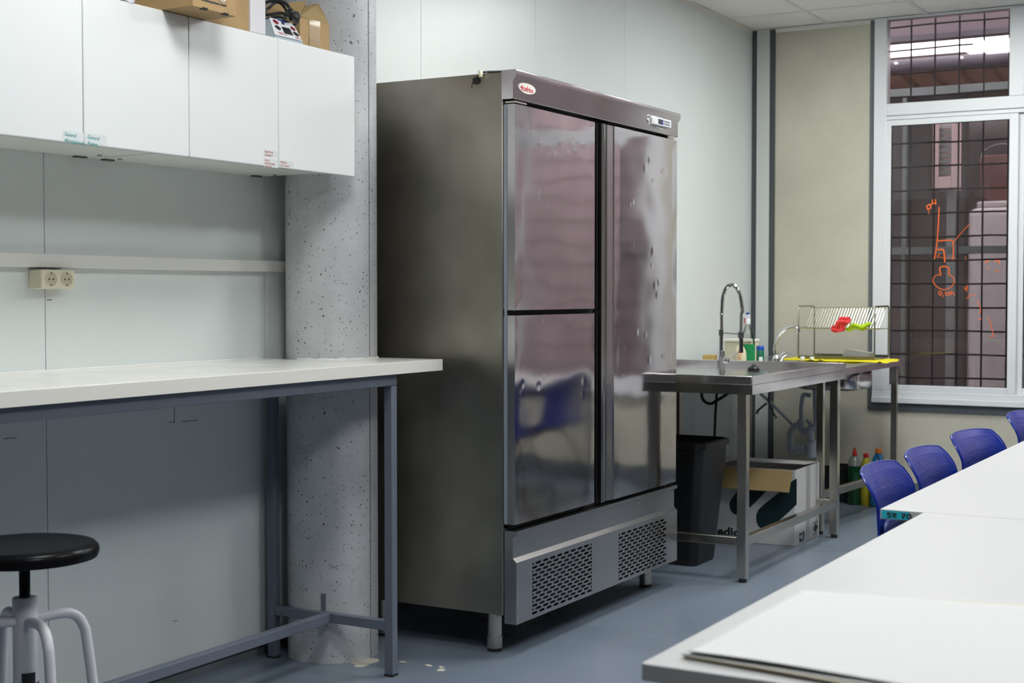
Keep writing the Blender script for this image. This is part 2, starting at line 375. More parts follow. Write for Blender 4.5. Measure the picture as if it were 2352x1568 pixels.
# far wall with two window openings
wall_far = MB()
W1 = (-.779, -2.05); W2 = (-2.17, -4.30); ZS = .593
def yb(a, b, z0, z1): wall_far.box(XW, XW+.22, b, a, z0, z1)
yb(.2, W1[0], 0, ZC); yb(W1[0], W1[1], 0, ZS); yb(W1[1], W2[0], 0, ZC); yb(W2[0], W2[1], 0, ZS); yb(W2[1], Y1-.2, 0, ZC)
wall_far = struct(wall_far.build('wall_far', M_plaster))
struct(MB().box(X0-.2, X0, Y1-.2, .2, 0, ZC).build('wall_back', M_wallplain))
struct(MB().box(X0, XW, Y1-.2, Y1, 0, ZC).build('wall_right', mat('daylight_tint_wall', (.50,.455,.46), .8)))  # unseen; pink tint stands in for window daylight mirrored in the steel
struct(MB().box(XW-.012, XW, -.150, -.117, 0, ZC).build('trim_1', M_greyd))
struct(MB().box(XW-.020, XW, -.117, -.034, 0, ZC).build('trim_2', M_white, bevel=.002))
struct(MB().box(XW-.012, XW, -.034, 0, 0, ZC).build('trim_3', M_greyd))
struct(MB().box(XW-.006, XW, W1[0], W1[0]+.031, .542, ZC).box(XW-.006, XW, W1[1]-.03, W1[0], .542, ZS).build('trim_4', M_grey))
struct(MB().box(XW-.012, XW, Y1, -.15, 0, .115).build('baseboard_far', M_grey))

# ceiling: slab, lay-in tiles, rails, perimeter angle
ceiling = struct(MB().box(X0-.2, XW+.2, Y1-.2, .2, ZC+.03, ZC+.15).build('ceiling', M_wallplain))
xs = [XW]; x = 8.232
while x > X0: xs.append(x); x -= .6
xs.append(X0)
ys = [0.0]; y = -.485
while y > Y1: ys.append(y); y -= .6
ys.append(Y1)
tile_cache = {}
lampcells = set()
for lx, ly in LAMPS:
    i = min(range(len(xs)-1), key=lambda k: abs((xs[k]+xs[k+1])/2-lx)); j = min(range(len(ys)-1), key=lambda k: abs((ys[k]+ys[k+1])/2-ly))
    lampcells.add((i, j))
for i in range(len(xs)-1):
    for j in range(len(ys)-1):
        if (i, j) in lampcells: continue
        w_, h_ = xs[i]-xs[i+1]-.02, ys[j]-ys[j+1]-.02
        key = (round(w_,3), round(h_,3))
        if w_ < .03 or h_ < .03: continue
        cx_, cy_ = (xs[i]+xs[i+1])/2, (ys[j]+ys[j+1])/2
        if key not in tile_cache:
            tile_cache[key] = MB().box(-w_/2, w_/2, -h_/2, h_/2, ZC+.004, ZC+.018).build('ceiling_tile', M_tile, ceiling); o = tile_cache[key]
        else:
            o = tile_cache[key].copy(); COL.objects.link(o)
        o.location = (cx_, cy_, 0)
for x in xs[1:-1]: MB().box(x-.012, x+.012, Y1, 0, ZC, ZC+.028).build('grid_rail', M_tbar, ceiling)
for y in ys[1:-1]: MB().box(X0, XW, y-.012, y+.012, ZC-.0006, ZC+.028).build('grid_rail', M_tbar, ceiling)
struct(MB().box(X0, XW, -.022, 0, ZC-.003, ZC).box(X0, XW, -.003, 0, ZC-.024, ZC).build('trim_5', M_tbar))
struct(MB().box(XW-.022, XW, W1[0], 0, ZC-.003, ZC).box(XW-.003, XW, W1[0], 0, ZC-.024, ZC).build('trim_6', M_tbar))

for n_, (i, j) in enumerate(sorted(lampcells)):
    cx_, cy_ = (xs[i]+xs[i+1])/2, (ys[j]+ys[j+1])/2; s_ = .285
    t = thing('ceiling_light', (cx_, cy_, ZC), 'square white ceiling light panel lit above the room, set into the tiled ceiling', 'light', 'ceiling light panels')
    MB().box(cx_-s_, cx_+s_, cy_-s_, cy_+s_, ZC+.004, ZC+.012).build('diffuser', M_lampd, t)
    MB().box(cx_-s_-.003, cx_+s_+.003, cy_-s_-.003, cy_+s_+.003, ZC+.014, ZC+.026).build('housing', M_alu, t)

# ------------------------------------------------------------------ windows
def window(name, ya, yz, full):
    """aluminium window filling the opening between ya and yz (ya > yz)"""
    xa, xb = XW-.03, XW+.06
    ym = -1.60 if full else (ya+yz)/2
    f = MB()
    f.box(xa, xb, ya-.074, ya, ZS+.072, ZC); f.box(xa, xb, yz, yz+.05, ZS+.072, ZC)                  # jambs
    f.box(xa-.012, xb, yz, ya, ZS, ZS+.034); f.box(xa, xb, yz, ya, ZS+.034, ZS+.072)  # stepped sill
    f.box(xa, xb, yz+.05, ya-.074, 2.315, 2.386)                                # transom bar
    f.box(xa, xb, yz+.05, ya-.074, 2.889, ZC)                                   # head
    f.box(xa-.004, xb, ym-.045, ym+.038, 2.386, 2.889)                          # upper mullion
    root = struct(f.build(name, M_alu, bevel=.003))
    MB().box(xa+.012, xb, yz+.05, ya-.047, 2.291, 2.315).build('top_track', M_alu, root)
    MB().box(xa+.03, xa+.036, ym+.038, ya-.074, 2.386, 2.889).build('pane', M_glass, root)
    MB().box(xa+.03, xa+.036, yz+.05, ym-.045, 2.386, 2.889).build('pane', M_glass, root)
    def sash(y0, y1, dx, l, r_):
        s = MB().box(xa+dx, xa+dx+.028, y1-l, y1, .665, 2.287).box(xa+dx, xa+dx+.028, y0, y0+r_, .665, 2.287)
        s.box(xa+dx, xa+dx+.028, y0+r_, y1-l, .665, .703).box(xa+dx, xa+dx+.028, y0+r_, y1-l, 2.253, 2.287)
        s = s.build('sash', M_alu, root, bevel=.003)
        MB().box(xa+dx+.012, xa+dx+.017, y0+r_, y1-l, .703, 2.253).build('pane', M_glass, s)
        g = MB()
        for a, b, c, d in ((y1-l-.004,y1-l,.703,2.253),(y0+r_,y0+r_+.004,.703,2.253),(y0+r_,y1-l,2.249,2.253),(y0+r_,y1-l,.703,.706)): g.box(xa+dx+.004, xa+dx+.014, a, b, c, d)
        g.build('rubber_seal', M_rubber, s)
        return s
    s1 = sash(ym-.015, ya-.047, .004, .058, .05)
    s2 = sash(yz+.04, ym+.005, .036, .05, .05)
    return root, s1
win, sash1 = window('window_1', W1[0], W1[1], True)
win2, _ = window('window_2', W2[0], W2[1], False)
# drawing in orange marker on the pane of the first sash
XG = XW-.03+.004+.0118
def stroke(pts, r=.0022):
    return [at(u, v, 'x', XG) for u, v in pts]
d = MB()
def smoothpts(pts, n=5):
    out = []
    for i in range(len(pts)-1):
        p0 = Vector(pts[max(i-1,0)]); p1 = Vector(pts[i]); p2 = Vector(pts[i+1]); p3 = Vector(pts[min(i+2,len(pts)-1)])
        for k in range(n):
            t = k/n; out.append(.5*((2*p1)+(-p0+p2)*t+(2*p0-5*p1+4*p2-p3)*t*t+(-p0+3*p1-3*p2+p3)*t**3))
    out.append(Vector(pts[-1])); return out
S = [([(2134,470),(2129,474),(2131,480),(2137,478),(2137,471),(2132,470)],.0042), ([(2132,480),(2134,492)],.002),
     ([(2142,458),(2142,467),(2149,466)],.0036), ([(2149,457),(2149,470)],.0036), ([(2137,469),(2142,468)],.003),
     ([(2157,475),(2155,520),(2152,560),(2149,580),(2146,595)],.0034), ([(2155,553),(2172,552),(2188,552)],.0036), ([(2188,552),(2190,570),(2189,596)],.0032),
     ([(2153,574),(2164,573),(2168,577),(2170,602)],.0042), ([(2152,592),(2160,582),(2154,590),(2196,592)],.0012), ([(2188,560),(2205,538),(2226,515)],.0018), ([(2218,588),(2218,597)],.0016),
     ([(2161,632),(2159,614),(2178,614),(2179,632)],.0036), ([(2161,632),(2150,632),(2143,642),(2146,652),(2156,661),(2168,665),(2182,661),(2191,650),(2190,638),(2179,630)],.0026),
     ([(2159,668),(2156,673),(2160,678),(2163,673),(2160,668)],.0028), ([(2167,677),(2166,682)],.0024), ([(2170,671),(2175,672),(2171,676),(2176,679)],.0024), ([(2178,680),(2179,670),(2183,678),(2185,668)],.0024), ([(2187,668),(2186,674),(2191,673),(2192,679)],.0024),
     ([(2216,658),(2216,664),(2221,663),(2221,655),(2220,670)],.0024), ([(2219,687),(2227,679),(2236,676),(2241,679)],.002), ([(2245,690),(2251,705),(2252,716),(2248,720)],.0022), ([(2247,732),(2252,734),(2254,730)],.0022),
     ([(2270,728),(2276,746),(2280,762),(2282,771),(2275,773)],.0022), ([(2264,600),(2272,599)],.0032), ([(2265,599),(2264,606)],.0024), ([(2266,614),(2270,616)],.0026), ([(2284,600),(2295,599),(2295,606)],.0032), ([(2285,620),(2294,623)],.0028)]
for pts, r in S:
    q = smoothpts([Vector((u, v, 0)) for u, v in pts], 4) if len(pts) > 2 else [Vector((u, v, 0)) for u, v in pts]
    d.tube([at(p.x, p.y, 'x', XG) for p in q], r, 6)
d.build('marker_drawing', M_orange, sash1, label='orange marker sketch of a flask and a graph')

# ------------------------------------------------------------------ outside the window
t = thing('security_grille', (XW+.27, -1.3, 0), 'dark square steel bar grille outside the window', 'grille')
XB = XW+.27
yy = [at(u, 595, 'x', XB).y for u in (2089, 2142, 2197, 2255, 2313)]; st = (yy[4]-yy[0])/4
k = -3
while yy[0]+st*k > -4.6:
    y = yy[0]+st*k; k += 1
    if y > -.6: continue
    MB().cyl((XB, y, .4), (XB, y, 3.05), .0055, n=8).build('bar', M_grid, t)
z0 = at(2200, 597, 'x', XB).z; sz = (at(2200, 324, 'x', XB).z-at(2200, 868, 'x', XB).z)/10
for k in range(-6, 12):
    z = z0+sz*k
    if .45 < z < 3.05: MB().tube([(XB-.008, -.6-.2*i, z+.003*math.sin(i*1.7+k)) for i in range(21)], .0055, 8).build('bar', M_grid, t)
XS = XW+.85
t = thing('perforated_screen', (XS, -2.4, 0), 'perforated sheet metal screen with galvanised rails behind the window grille', 'screen')
zr1, zr0 = at(2180, 197, 'x', XS).z, at(2180, 216, 'x', XS).z
MB().box(XS-.02, XS+.02, -2.9, .6, zr0, zr1).build('rail', M_galv, t)
zm1, zm0 = at(2180, 566, 'x', XS).z, at(2180, 583, 'x', XS).z
MB().box(XS-.03, XS+.01, -2.9, .6, zm0, zm1).build('rail', M_galv, t)
for y in (at(2077, 500, 'x', XS).y, -2.88): MB().box(XS-.018, XS+.018, y-.012, y+.012, -.1, zr1).build('post', M_galv, t)
MB().box(XS+.021, XS+.0225, -2.9, .6, 0, zr0).build('sheet', M_perf, t)
M_out = mat('courtyard_wall', (.30,.27,.275), .8, var=.12, vscale=1.2)
M_outd = mat('dark_maroon_wall', (.03,.023,.022), .7, var=.2, vscale=1.5)
M_pipe = mat('dark_beam', (.06,.055,.07), .7, var=.25, vscale=8, bump=.2, bscale=60)
struct(MB().box(XW+.2, 15.2, -7, 3.2, -.3, -.1).build('floor_courtyard', mat('courtyard_floor', (.12,.10,.10), .8)))
struct(MB().box(15, 15.2, -7, 3.2, -.1, 3.25).build('wall_courtyard', M_out))
struct(MB().box(XW+.2, 15.2, 3.0, 3.2, -.1, 3.9).build('wall_courtyard_left', M_outd))
struct(MB().box(XW+.2, 15.2, -7.2, -7, -.1, 3.9).build('wall_courtyard_right', M_out))
struct(MB().box(13.2, 13.35, at(2215, 500, 'x', 13.2).y, 3.0, -.1, 3.4).build('wall_outbuilding', M_outd))
struct(MB().box(15.25, 15.4, -7, -3.5, -.1, 5.6).build('wall_sky_block', M_out))  # unseen wall added to keep bright sky out of the door reflections
# eave in front (purple-grey), slot of sky, dark beam, corrugated soffit
XE = 10.4
zE = at(2180, 86, 'x', XE).z
struct(MB().box(XE, XE+.12, -4.2, 3, zE, 4.0).build('wall_upper', mat('mauve_render', (.13,.105,.12), .8, var=.06)))
MB_ = MB().box(XE-.001, XE-.02, -4.2, 3, zE-.004, zE+.034); struct(MB_.build('trim_7', M_pipe))
struct(MB().box(XW+.22, XE+.12, -4.2, 3, 4.0, 4.1).build('ceiling_eave', M_out))
XP = 12.0
zt, zb = at(2180, 126, 'x', XP).z, at(2180, 156, 'x', XP).z
t = thing('canopy', (XP, -2, zb), 'far corrugated brown canopy with dark round front beam and screws', 'canopy')
MB().cyl((XP+.05, -3.6, (zt+zb)/2), (XP+.05, 3, (zt+zb)/2), (zt-zb)/2, n=32).build('front_beam', M_pipe, t, smooth=True)
for u, v in ((2059, 146), (2209, 133), (2168, 186)):
    p = at(u, v, 'x', XP-.03 if v < 170 else 14.0)
    MB().cyl((p.x-.03, p.y, p.z), (p.x+.02, p.y, p.z), .012, n=10).build('screw', M_alu, t)
c = MB(); n = 0; y = -3.6
prof = []
while y < 3.0:
    prof += [(y, 0), (y+.16, 0), (y+.18, .03), (y+.22, .03)]; y += .24
for i in range(len(prof)-1):
    (a, p), (b, q) = prof[i], prof[i+1]
    c.add([(XP+.1, a, zb+.01+p), (XP+.1, b, zb+.01+q), (14.9, b+.25, zb-.02+q), (14.9, a+.25, zb-.02+p)], [(0,1,2,3)])
c.build('corrugated_sheet', mat('brown_sheet', (.30,.17,.12), .5, metal=.2, var=.15, vscale=2), t, solid=.004)
# louvred cabinet hanging in the courtyard
XL = 10.9
a = at(2143, 275, 'x', XL); b = at(2190, 433, 'x', XL)
t = thing('louvred_vent_unit', (XL, (a.y+b.y)/2, b.z), 'tall pinkish white vent unit with dark louvres hanging outside the window', 'vent')
MB().box(XL+.03, XL+.25, b.y, a.y, b.z, a.z).build('casing', mat('pinkish_white', (.55,.42,.42), .5), t, bevel=.004)
f = MB(); f.box(XL, XL+.03, a.y-.045, a.y, b.z, a.z).box(XL, XL+.03, b.y, b.y+.018, b.z, a.z).box(XL, XL+.03, b.y+.018, a.y-.045, b.z, b.z+.09)
f.build('frame', MATS['pinkish_white'], t, bevel=.003)
z = b.z+.11
while z < a.z-.03: MB().hexa([(XL+.002,b.y+.018,z),(XL+.002,a.y-.045,z),(XL+.006,a.y-.045,z+.004),(XL+.006,b.y+.018,z+.004)], [(XL+.028,b.y+.018,z+.022),(XL+.028,a.y-.045,z+.022),(XL+.03,a.y-.045,z+.026),(XL+.03,b.y+.018,z+.026)]).build('louvre', M_galv, t); z += .042
MB().box(XL+.26, XL+.30, (a.y+b.y)/2-.03, (a.y+b.y)/2+.03, -.1, a.z).build('post', M_galv, t)
# big pale rounded appliance
XT = 11.2
a = at(2218, 462, 'x', XT); b = at(2262, 930, 'x', XT)
t = thing('storage_tank', (XT, a.y-.4, -.1), 'pale rounded storage tank standing in the courtyard behind the screen', 'tank')
MB().prism(rrect(XT, XT+.8, a.y-.55, a.y, .12), 'z', -.1, a.z-.05).build('body', mat('dusty_white', (.50,.47,.48), .55, var=.08), t, bevel=.06, seg=4)
MB().prism(rrect(XT+.05, XT+.75, a.y-.5, a.y-.05, .1), 'z', a.z-.05, a.z).build('lid', MATS['dusty_white'], t, bevel=.015)
t = thing('courtyard_bucket', (XT, at(2300,430,'x',XT).y, 1.5), 'dull red drum on the pale cabinet behind the screen', 'drum')
p = at(2300, 400, 'x', XT+.3)
MB().lathe(p.x, p.y, [(.13,a.z-.0),(.15,a.z+.04),(.16,p.z+.12),(.15,p.z+.14)], 24).build('body', mat('dull_red', (.12,.04,.035), .5), t, smooth=True)
MB().tube([(p.x, p.y+.155*math.cos(PI*i/10), p.z+.13+.1*math.sin(PI*i/10)) for i in range(11)], .006, 8).build('handle', M_galv, t, smooth=True)

# ================================================================== CONCRETE COLUMN
CX, CY, CR = 4.026, -.19, .157
col = MB().lathe(CX, CY, [(CR,0),(CR,.5),(CR,1.2),(CR,2.0),(CR,ZC)], 72).build('column', M_concrete, smooth=True)
struct(col)
p = at(848, 500, 'y', -.3); ang = math.radians(-89)
MB().box(CX+CR*math.cos(ang)-.001, CX+CR*math.cos(ang)+.002, CY+CR*math.sin(ang)-.0015, CY+CR*math.sin(ang)+.001, 0, ZC).build('formwork_seam', mat('seam_grey', (.2,.2,.21), .7), col)
a0 = math.radians(-155)
MB().grid(lambda u, v: (CX+(CR+.0006)*math.cos(a0+(u-.5)*.11), CY+(CR+.0006)*math.sin(a0+(u-.5)*.11), .165+.075*v+.004*math.sin(u*19)*v), 8, 4).build('paint_smudge', M_grey, col)

# ================================================================== LAB BENCH
BX1, BY, BZ, BT = 4.135, -.5745, 1.028, .038
bench = thing('lab_bench', (3.2, -.29, 0), 'long white topped wall bench on slate grey steel frame notched round the concrete column', 'bench')
poly = [(-1.2, BY), (BX1, BY), (BX1, CY-math.sqrt((CR+.003)**2-(BX1-CX)**2))]
a_s = math.degrees(math.atan2(poly[-1][1]-CY, BX1-CX)); a_e = -205
for i in range(1, 25):
    a = math.radians(a_s+(a_e-a_s)*i/24); poly.append((CX+(CR+.003)*math.cos(a), CY+(CR+.003)*math.sin(a)))
poly += [(poly[-1][0], -.001), (-1.2, -.001)]
MB().prism(poly, 'z', BZ-BT, BZ).build('worktop', M_bench, bench, bevel=.0015)
MB().box(-1.2, BX1-.001, BY-.0012, BY, BZ-BT+.0005, BZ-.0012).build('edge_band', M_bench_edge, bench)
sl = [(x, -.004+.001*math.sin(x*40), BZ+.001) for x in [1.9+.05*i for i in range(40)]]
MB().tube(sl, .004, 6).build('sealant', M_seal, bench, smooth=True)
sl = []
for i in range(30):
    a = math.radians(-60-130*i/29); sl.append((CX+(CR+.002)*math.cos(a), CY+(CR+.002)*math.sin(a), BZ+.0015+.001*math.sin(i*2.1)))
MB().tube(sl, [.004+.0012*math.sin(i*1.3) for i in range(30)], 6).build('sealant', M_seal, bench, smooth=True)
MB().box(-1.2, 3.8885, -.5555, -.5245, BZ-BT-.038, BZ-BT-.001).build('front_rail', M_bframe, bench, bevel=.002)
MB().box(3.858, 3.888, -.524, -.07, BZ-BT-.038, BZ-BT-.001).build('side_rail', M_bframe, bench, bevel=.002)
for x in (3.873, -1.0):
    for y in (-.54, -.052):
        lg = MB().box(x-.0155, x+.0155, y-.0155, y+.0155, .006, BZ-BT-.0385).build('leg', M_bframe, bench, bevel=.0025)
        MB().box(x-.0165, x+.0165, y-.0165, y+.0165, 0, .007).build('foot_cap', M_rubber, lg)
zs = at(612, 1400, 'x', 3.869).z
MB().box(3.858, 3.888, -.524, -.068, zs-.012, zs+.020).build('stretcher', M_bframe, bench, bevel=.0025)
MB().box(-.98, 3.858, -.305, -.273, zs-.012, zs+.020).build('stretcher', M_bframe, bench, bevel=.0025)

# scuffs on the wall under the bench
for pts in ([(400,934),(401,950),(399,972)], [(418,968),(440,966),(456,964)], [(388,970),(402,967)], [(8,1008),(24,1005),(38,1007)], [(120,688),(108,689)], [(398,1425),(404,1426),(408,1424)]):
    MB().tube([at(u, v, 'y', -.0003) for u, v in pts], .0011, 5).build('scuff_mark', mat('scuff', (.16,.10,.09), .8), wall_left)
# cable trunking and socket
tr = tag(MB().box(-1.2, 3.985, -.030, 0, 1.325, 1.364).build('cable_trunking', M_trunk, bevel=.002), 'long cream white cable trunking fixed along the wall above the bench', 'trunking')
so = thing('wall_socket', (2.93, -.03, 1.266), 'cream double wall socket fixed below the cable trunking', 'socket')
sx0, sx1, sz0, sz1, sy = 2.862, 2.988, 1.264, 1.319, -.052
MB().prism(rrect(sx0, sx1, sz0, sz1, .005), 'y', sy, 0).build('housing', M_socket, so, bevel=.004, seg=3)
for cx_ in (sx0+.036, sx1-.032):
    cz_ = (sz0+sz1)/2; rr = .0205
    MB().tube([(cx_+rr*math.cos(a), sy-.0008, cz_+rr*math.sin(a)) for a in [2*PI*i/28 for i in range(28)]], .0016, 6, closed=True).build('socket_ring', M_socket, so, smooth=True)
    well = MB().cyl((cx_, sy-.0006, cz_), (cx_, sy+.002, cz_), rr-.001, n=28).build('socket_well', mat('cream_shadow', (.48,.44,.32), .5), so)
    for dx in (-.0075, .0075): MB().cyl((cx_+dx, sy-.0012, cz_), (cx_+dx, sy+.001, cz_), .0026, n=10).build('pin_hole', M_dark, well)
    for dz in (-.017, .017): MB().box(cx_-.002, cx_+.002, sy-.0012, sy, cz_+dz-.002, cz_+dz+.002).build('earth_clip', M_dark, well)

# ================================================================== WALL CABINETS
CZ0, CZ1, CYF = 1.637, 2.030, -.388
def cabinet(x0, x1, lab):
    t = thing('wall_cabinet', ((x0+x1)/2, -.19, CZ0), lab, 'cabinet')
    b = MB(); yb_ = CYF+.020
    b.box(x0, x0+.016, yb_, -.001, CZ0+.012, CZ1-.004).box(x1-.016, x1, yb_, -.165 if x1 > 3.8 else -.001, CZ0+.012, CZ1-.004)
    b.box(x0+.016, x1-.016, yb_, -.001, CZ1-.020, CZ1-.004).box(x0+.016, x1-.016, -.012, -.001, CZ0+.03, CZ1-.02)
    b.build('carcass', M_cabin, t)
    MB().box(x0+.016, x1-.016, yb_, -.001, CZ0+.014, CZ0+.030).build('bottom_panel', M_cabin, t)
    xm = (x0+x1)/2
    for a, c in ((x0, xm), (xm, x1)):
        o = MB().prism(rrect(a+.0015, c-.0015, CZ0, CZ1, .004, 3), 'y', CYF, CYF+.018).build('door', M_cab, t, bevel=.002)
        MB().box(a+.003, c-.003, CYF+.0005, CYF+.0175, CZ0-.0006, CZ0+.001).build('bottom_edge', M_edge, o)
    for hx in (x0+.05, x1-.06):
        MB().box(hx-.022, hx+.022, -.030, -.012, CZ0+.009, CZ0+.014).build('fixing_bracket', mat('aged_brass', (.16,.14,.10), .5, metal=.6), t, bevel=.002)
    for hx, hy in ((x0+.06, -.33), (x1-.06, -.33), (x0+.06, -.06), (x1-.06, -.10)):
        MB().cyl((hx, hy, CZ0+.011), (hx, hy, CZ0+.0145), .007, n=12).build('cam_cap', mat('cap_grey', (.25,.25,.22), .5), t)
    return t
cab1 = cabinet(1.516, 2.306, 'white two door wall cabinet cut off by the left edge of the photo')
cab2 = cabinet(2.306, 3.100, 'white wall cabinet with two doors carrying green handwritten labels')
cab3 = cabinet(3.100, 3.893, 'white wall cabinet next to the concrete column carrying red handwritten labels')
def sticker(parent, u0, v0, u1, v1, lines, mt, sz_, dx=0.0, dz=None, shear=.3, xs=1.0):
    a = at(u0, v0, 'y', CYF); b = at(u1, v1, 'y', CYF); zt_ = a.z; zb_ = b.z
    o = MB().box(a.x, b.x, CYF-.0005, CYF, zb_, zt_).build('label_sticker', M_label, parent)
    for i, ln in enumerate(lines):
        text('handwriting', ln, sz_, (a.x+.004+dx, CYF-.0009, zt_-sz_*1.0-i*(sz_*1.12)), (1,0,-.03), (0,0,1), mt, o, shear=shear, ext=.0001, xs=xs)
dd2 = [c for c in cab2.children if c.name.startswith('door')]; dd3 = [c for c in cab3.children if c.name.startswith('door')]
sticker(dd2[0], 144, 298, 192, 325, ['General', 'Micropipetes'], M_green, .0145, xs=.85)
sticker(dd2[1], 197, 305, 245, 333, ['General', 'Puntes'], M_green, .0145, xs=.9)
sticker(dd3[0], 606, 343, 639, 361, ['BEACTIVOS', 'ORIGEN A'], M_red, .0088, shear=0, xs=.85)
sticker(dd3[0], 606, 363, 639, 386, ['FUENTE', 'ELECTROFORESIS', 'MICRONDA'], M_red, .0080, shear=0, xs=.75)
sticker(dd3[1], 642, 367, 675, 388, ['MATERIA', 'ELIZ OLLAPS'], M_red, .0088, shear=0, xs=.85)

# ================================================================== THINGS ON THE CABINETS
ZT = CZ1
def carton(name, x0, x1, y0, y1, z0, z1, lab, cat='box', mt=M_card):
    t = thing(name, ((x0+x1)/2, (y0+y1)/2, z0), lab, cat)
    MB().box(x0, x1, y0, y1, z0, z1).build('body', mt, t, bevel=.0015)
    return t
bx = carton('cardboard_box', 2.994, 3.172, -.50, -.13, ZT+.001, 2.27, 'brown cardboard box with black print overhanging the cabinet edge')
MB().box(2.994, 3.172, -.5005, -.498, ZT+.0008, ZT+.002).build('bottom_seam', M_cardin, bx)
for cx_ in (3.042, 3.128): MB().box(cx_-.011, cx_+.011, -.5012, -.49, ZT-.001, ZT+.0042).build('slot', M_dark, bx)
text('print', 'The Biotechnology Education Company\u00ae', .0088, (3.027, -.5006, ZT+.0215), (1,0,0), (0,0,1), M_ink, bx, off=.0004, xs=.70)
text('print', 'EDVOTEK.', .020, (3.055, -.5006, ZT+.050), (1,0,0), (0,0,1), M_ink, bx, off=.001, xs=.8)
MB().tube([(3.112+.017*math.cos(a), -.5006, ZT+.050+.017*math.sin(a)) for a in [PI+PI*i/14 for i in range(15)]], .0016, 5).build('print', M_label, bx, label='pale curved arc under the lettering')
MB().tube([(3.112+.011*math.cos(a), -.5006, ZT+.050+.011*math.sin(a)) for a in [PI+PI*i/14 for i in range(15)]], .0012, 5).build('print', M_label, bx)
text('print', 'EDVOTEK', .034, (2.9934, -.19, ZT+.052), (0,-1,0), (0,0,1), M_ink, bx, off=.001)
MB().cyl((2.993, -.275, ZT+.022), (2.995, -.275, ZT+.022), .011, n=20).build('print', M_ink, bx)
carton('cardboard_box', 3.174, 3.366, -.384, -.1, ZT+.001, 2.30, 'plain brown cardboard box flush with the cabinet front left of the white box')
carton('foam_box', 3.369, 3.440, -.386, -.08, ZT+.001, 2.36, 'narrow white foam box standing between the brown box and the grey power supply', 'box', mat('white_foam', (.74,.72,.74), .8, bump=.2, bscale=300))
# crumpled plastic bag
t = thing('plastic_bag', (2.78, -.3, ZT), 'crumpled translucent plastic bag left of the printed brown box', 'bag')
def bagf(u, v):
    a = 2*PI*u; r = .07*(1-.35*v)*(1+.12*math.sin(3*a+v*4)+.09*math.sin(7*a-v*9)+.05*math.sin(13*a+v*17))
    return (2.875+r*math.cos(a), -.30+r*1.1*math.sin(a), ZT+.002+.10*v+.004*math.sin(9*a))
MB().grid(bagf, 72, 20).build('bag_film', mat('milky_film', (.70,.70,.80), .2, alpha=.8, bump=.4, bscale=40), t, smooth=True)
MB().prism([(2.84+.02*i, -.30+.01*((i*7)%3)) for i in range(5)]+[(2.92,-.25),(2.84,-.25)], 'z', ZT+.002, ZT+.06).build('contents', mat('mauve_plastic', (.32,.26,.5), .4), t)
# power supply
t = thing('power_supply', (3.6, -.28, ZT), 'grey and white electrophoresis power supply with round sockets on a sloped panel', 'device')
bl = at(631, 87, 'y', -.372); br = at(695, 103, 'y', -.372); tl = at(618, 47, 'y', -.305); trr = at(672, 54, 'y', -.305)
bl = Vector((bl.x, bl.y, ZT+.012)); br = Vector((br.x, br.y, ZT+.012))
zz = max(tl.z, trr.z); tl.z = trr.z = zz
bk = -.20; low = ZT+.001
vs = [(bl.x-.004,bl.y-.004,low),(br.x+.004,br.y-.004,low),(br.x+.006,bk,low),(bl.x-.006,bk,low), bl+Vector((0,0,-.003)), br+Vector((0,0,-.003)), trr+Vector((0,0,-.003)), tl+Vector((0,0,-.003)), (trr.x, bk, zz-.01), (tl.x, bk, zz-.01)]
MB().add(vs, [(0,3,2,1),(0,1,5,4),(4,5,6,7),(7,6,8,9),(1,2,8,6,5),(3,0,4,7,9),(2,3,9,8)]).build('housing', mat('grey_blue_plastic', (.36,.42,.46), .4), t, bevel=.004, seg=3)
def pn(u, v, h=.0): # panel coords u right 0..1, v up 0..1
    a = bl.lerp(br, u); b = tl.lerp(trr, u); p = a.lerp(b, v)
    nrm = (br-bl).cross(tl-bl).normalized(); return p+nrm*h
MB().hexa([pn(.0,.02,-.001), pn(1,.02,-.001), pn(1,.99,-.001), pn(0,.99,-.001)], [pn(.0,.02,.0015), pn(1,.02,.0015), pn(1,.99,.0015), pn(0,.99,.0015)]).build('front_panel', mat('white_fascia', (.74,.75,.80), .4), t, bevel=.0008)
def disc(name, u, v, r, mt, h=.004):
    MB().cyl(pn(u, v, .0012), pn(u, v, h), r, n=24).build(name, mt, t)
Mred = mat('dark_red_plastic', (.25,.01,.025), .4)
disc('red_socket', .20, .78, .0105, Mred); disc('red_socket', .84, .62, .0095, Mred); disc('black_socket', .20, .45, .0105, M_black); disc('black_socket', .86, .33, .0105, M_black); disc('fuse_cap', .50, .80, .0055, M_black)
MB().hexa([pn(.40,.20,.001),pn(.72,.20,.001),pn(.70,.58,.001),pn(.38,.58,.001)], [pn(.40,.20,.003),pn(.72,.20,.003),pn(.70,.58,.003),pn(.38,.58,.003)]).build('rocker_switch', M_black, t, bevel=.001)
rt = (br-bl).normalized(); upp = (tl-bl).normalized()
text('logo', 'Wealtec', .017, pn(.33,.90,.0018), rt, upp, mat('blue_ink', (.01,.03,.4), .5), t, shear=.3, off=.0005, xs=.8)
text('print', 'CAUTION\nHIGH VOLTAGE', .0062, pn(.16,.17,.0018), rt, upp, M_red, t, xs=.9)
text('print', 'CAUTION\nHIGH VOLTAGE', .0062, pn(.76,.13,.0018), rt, upp, M_red, t, xs=.7)
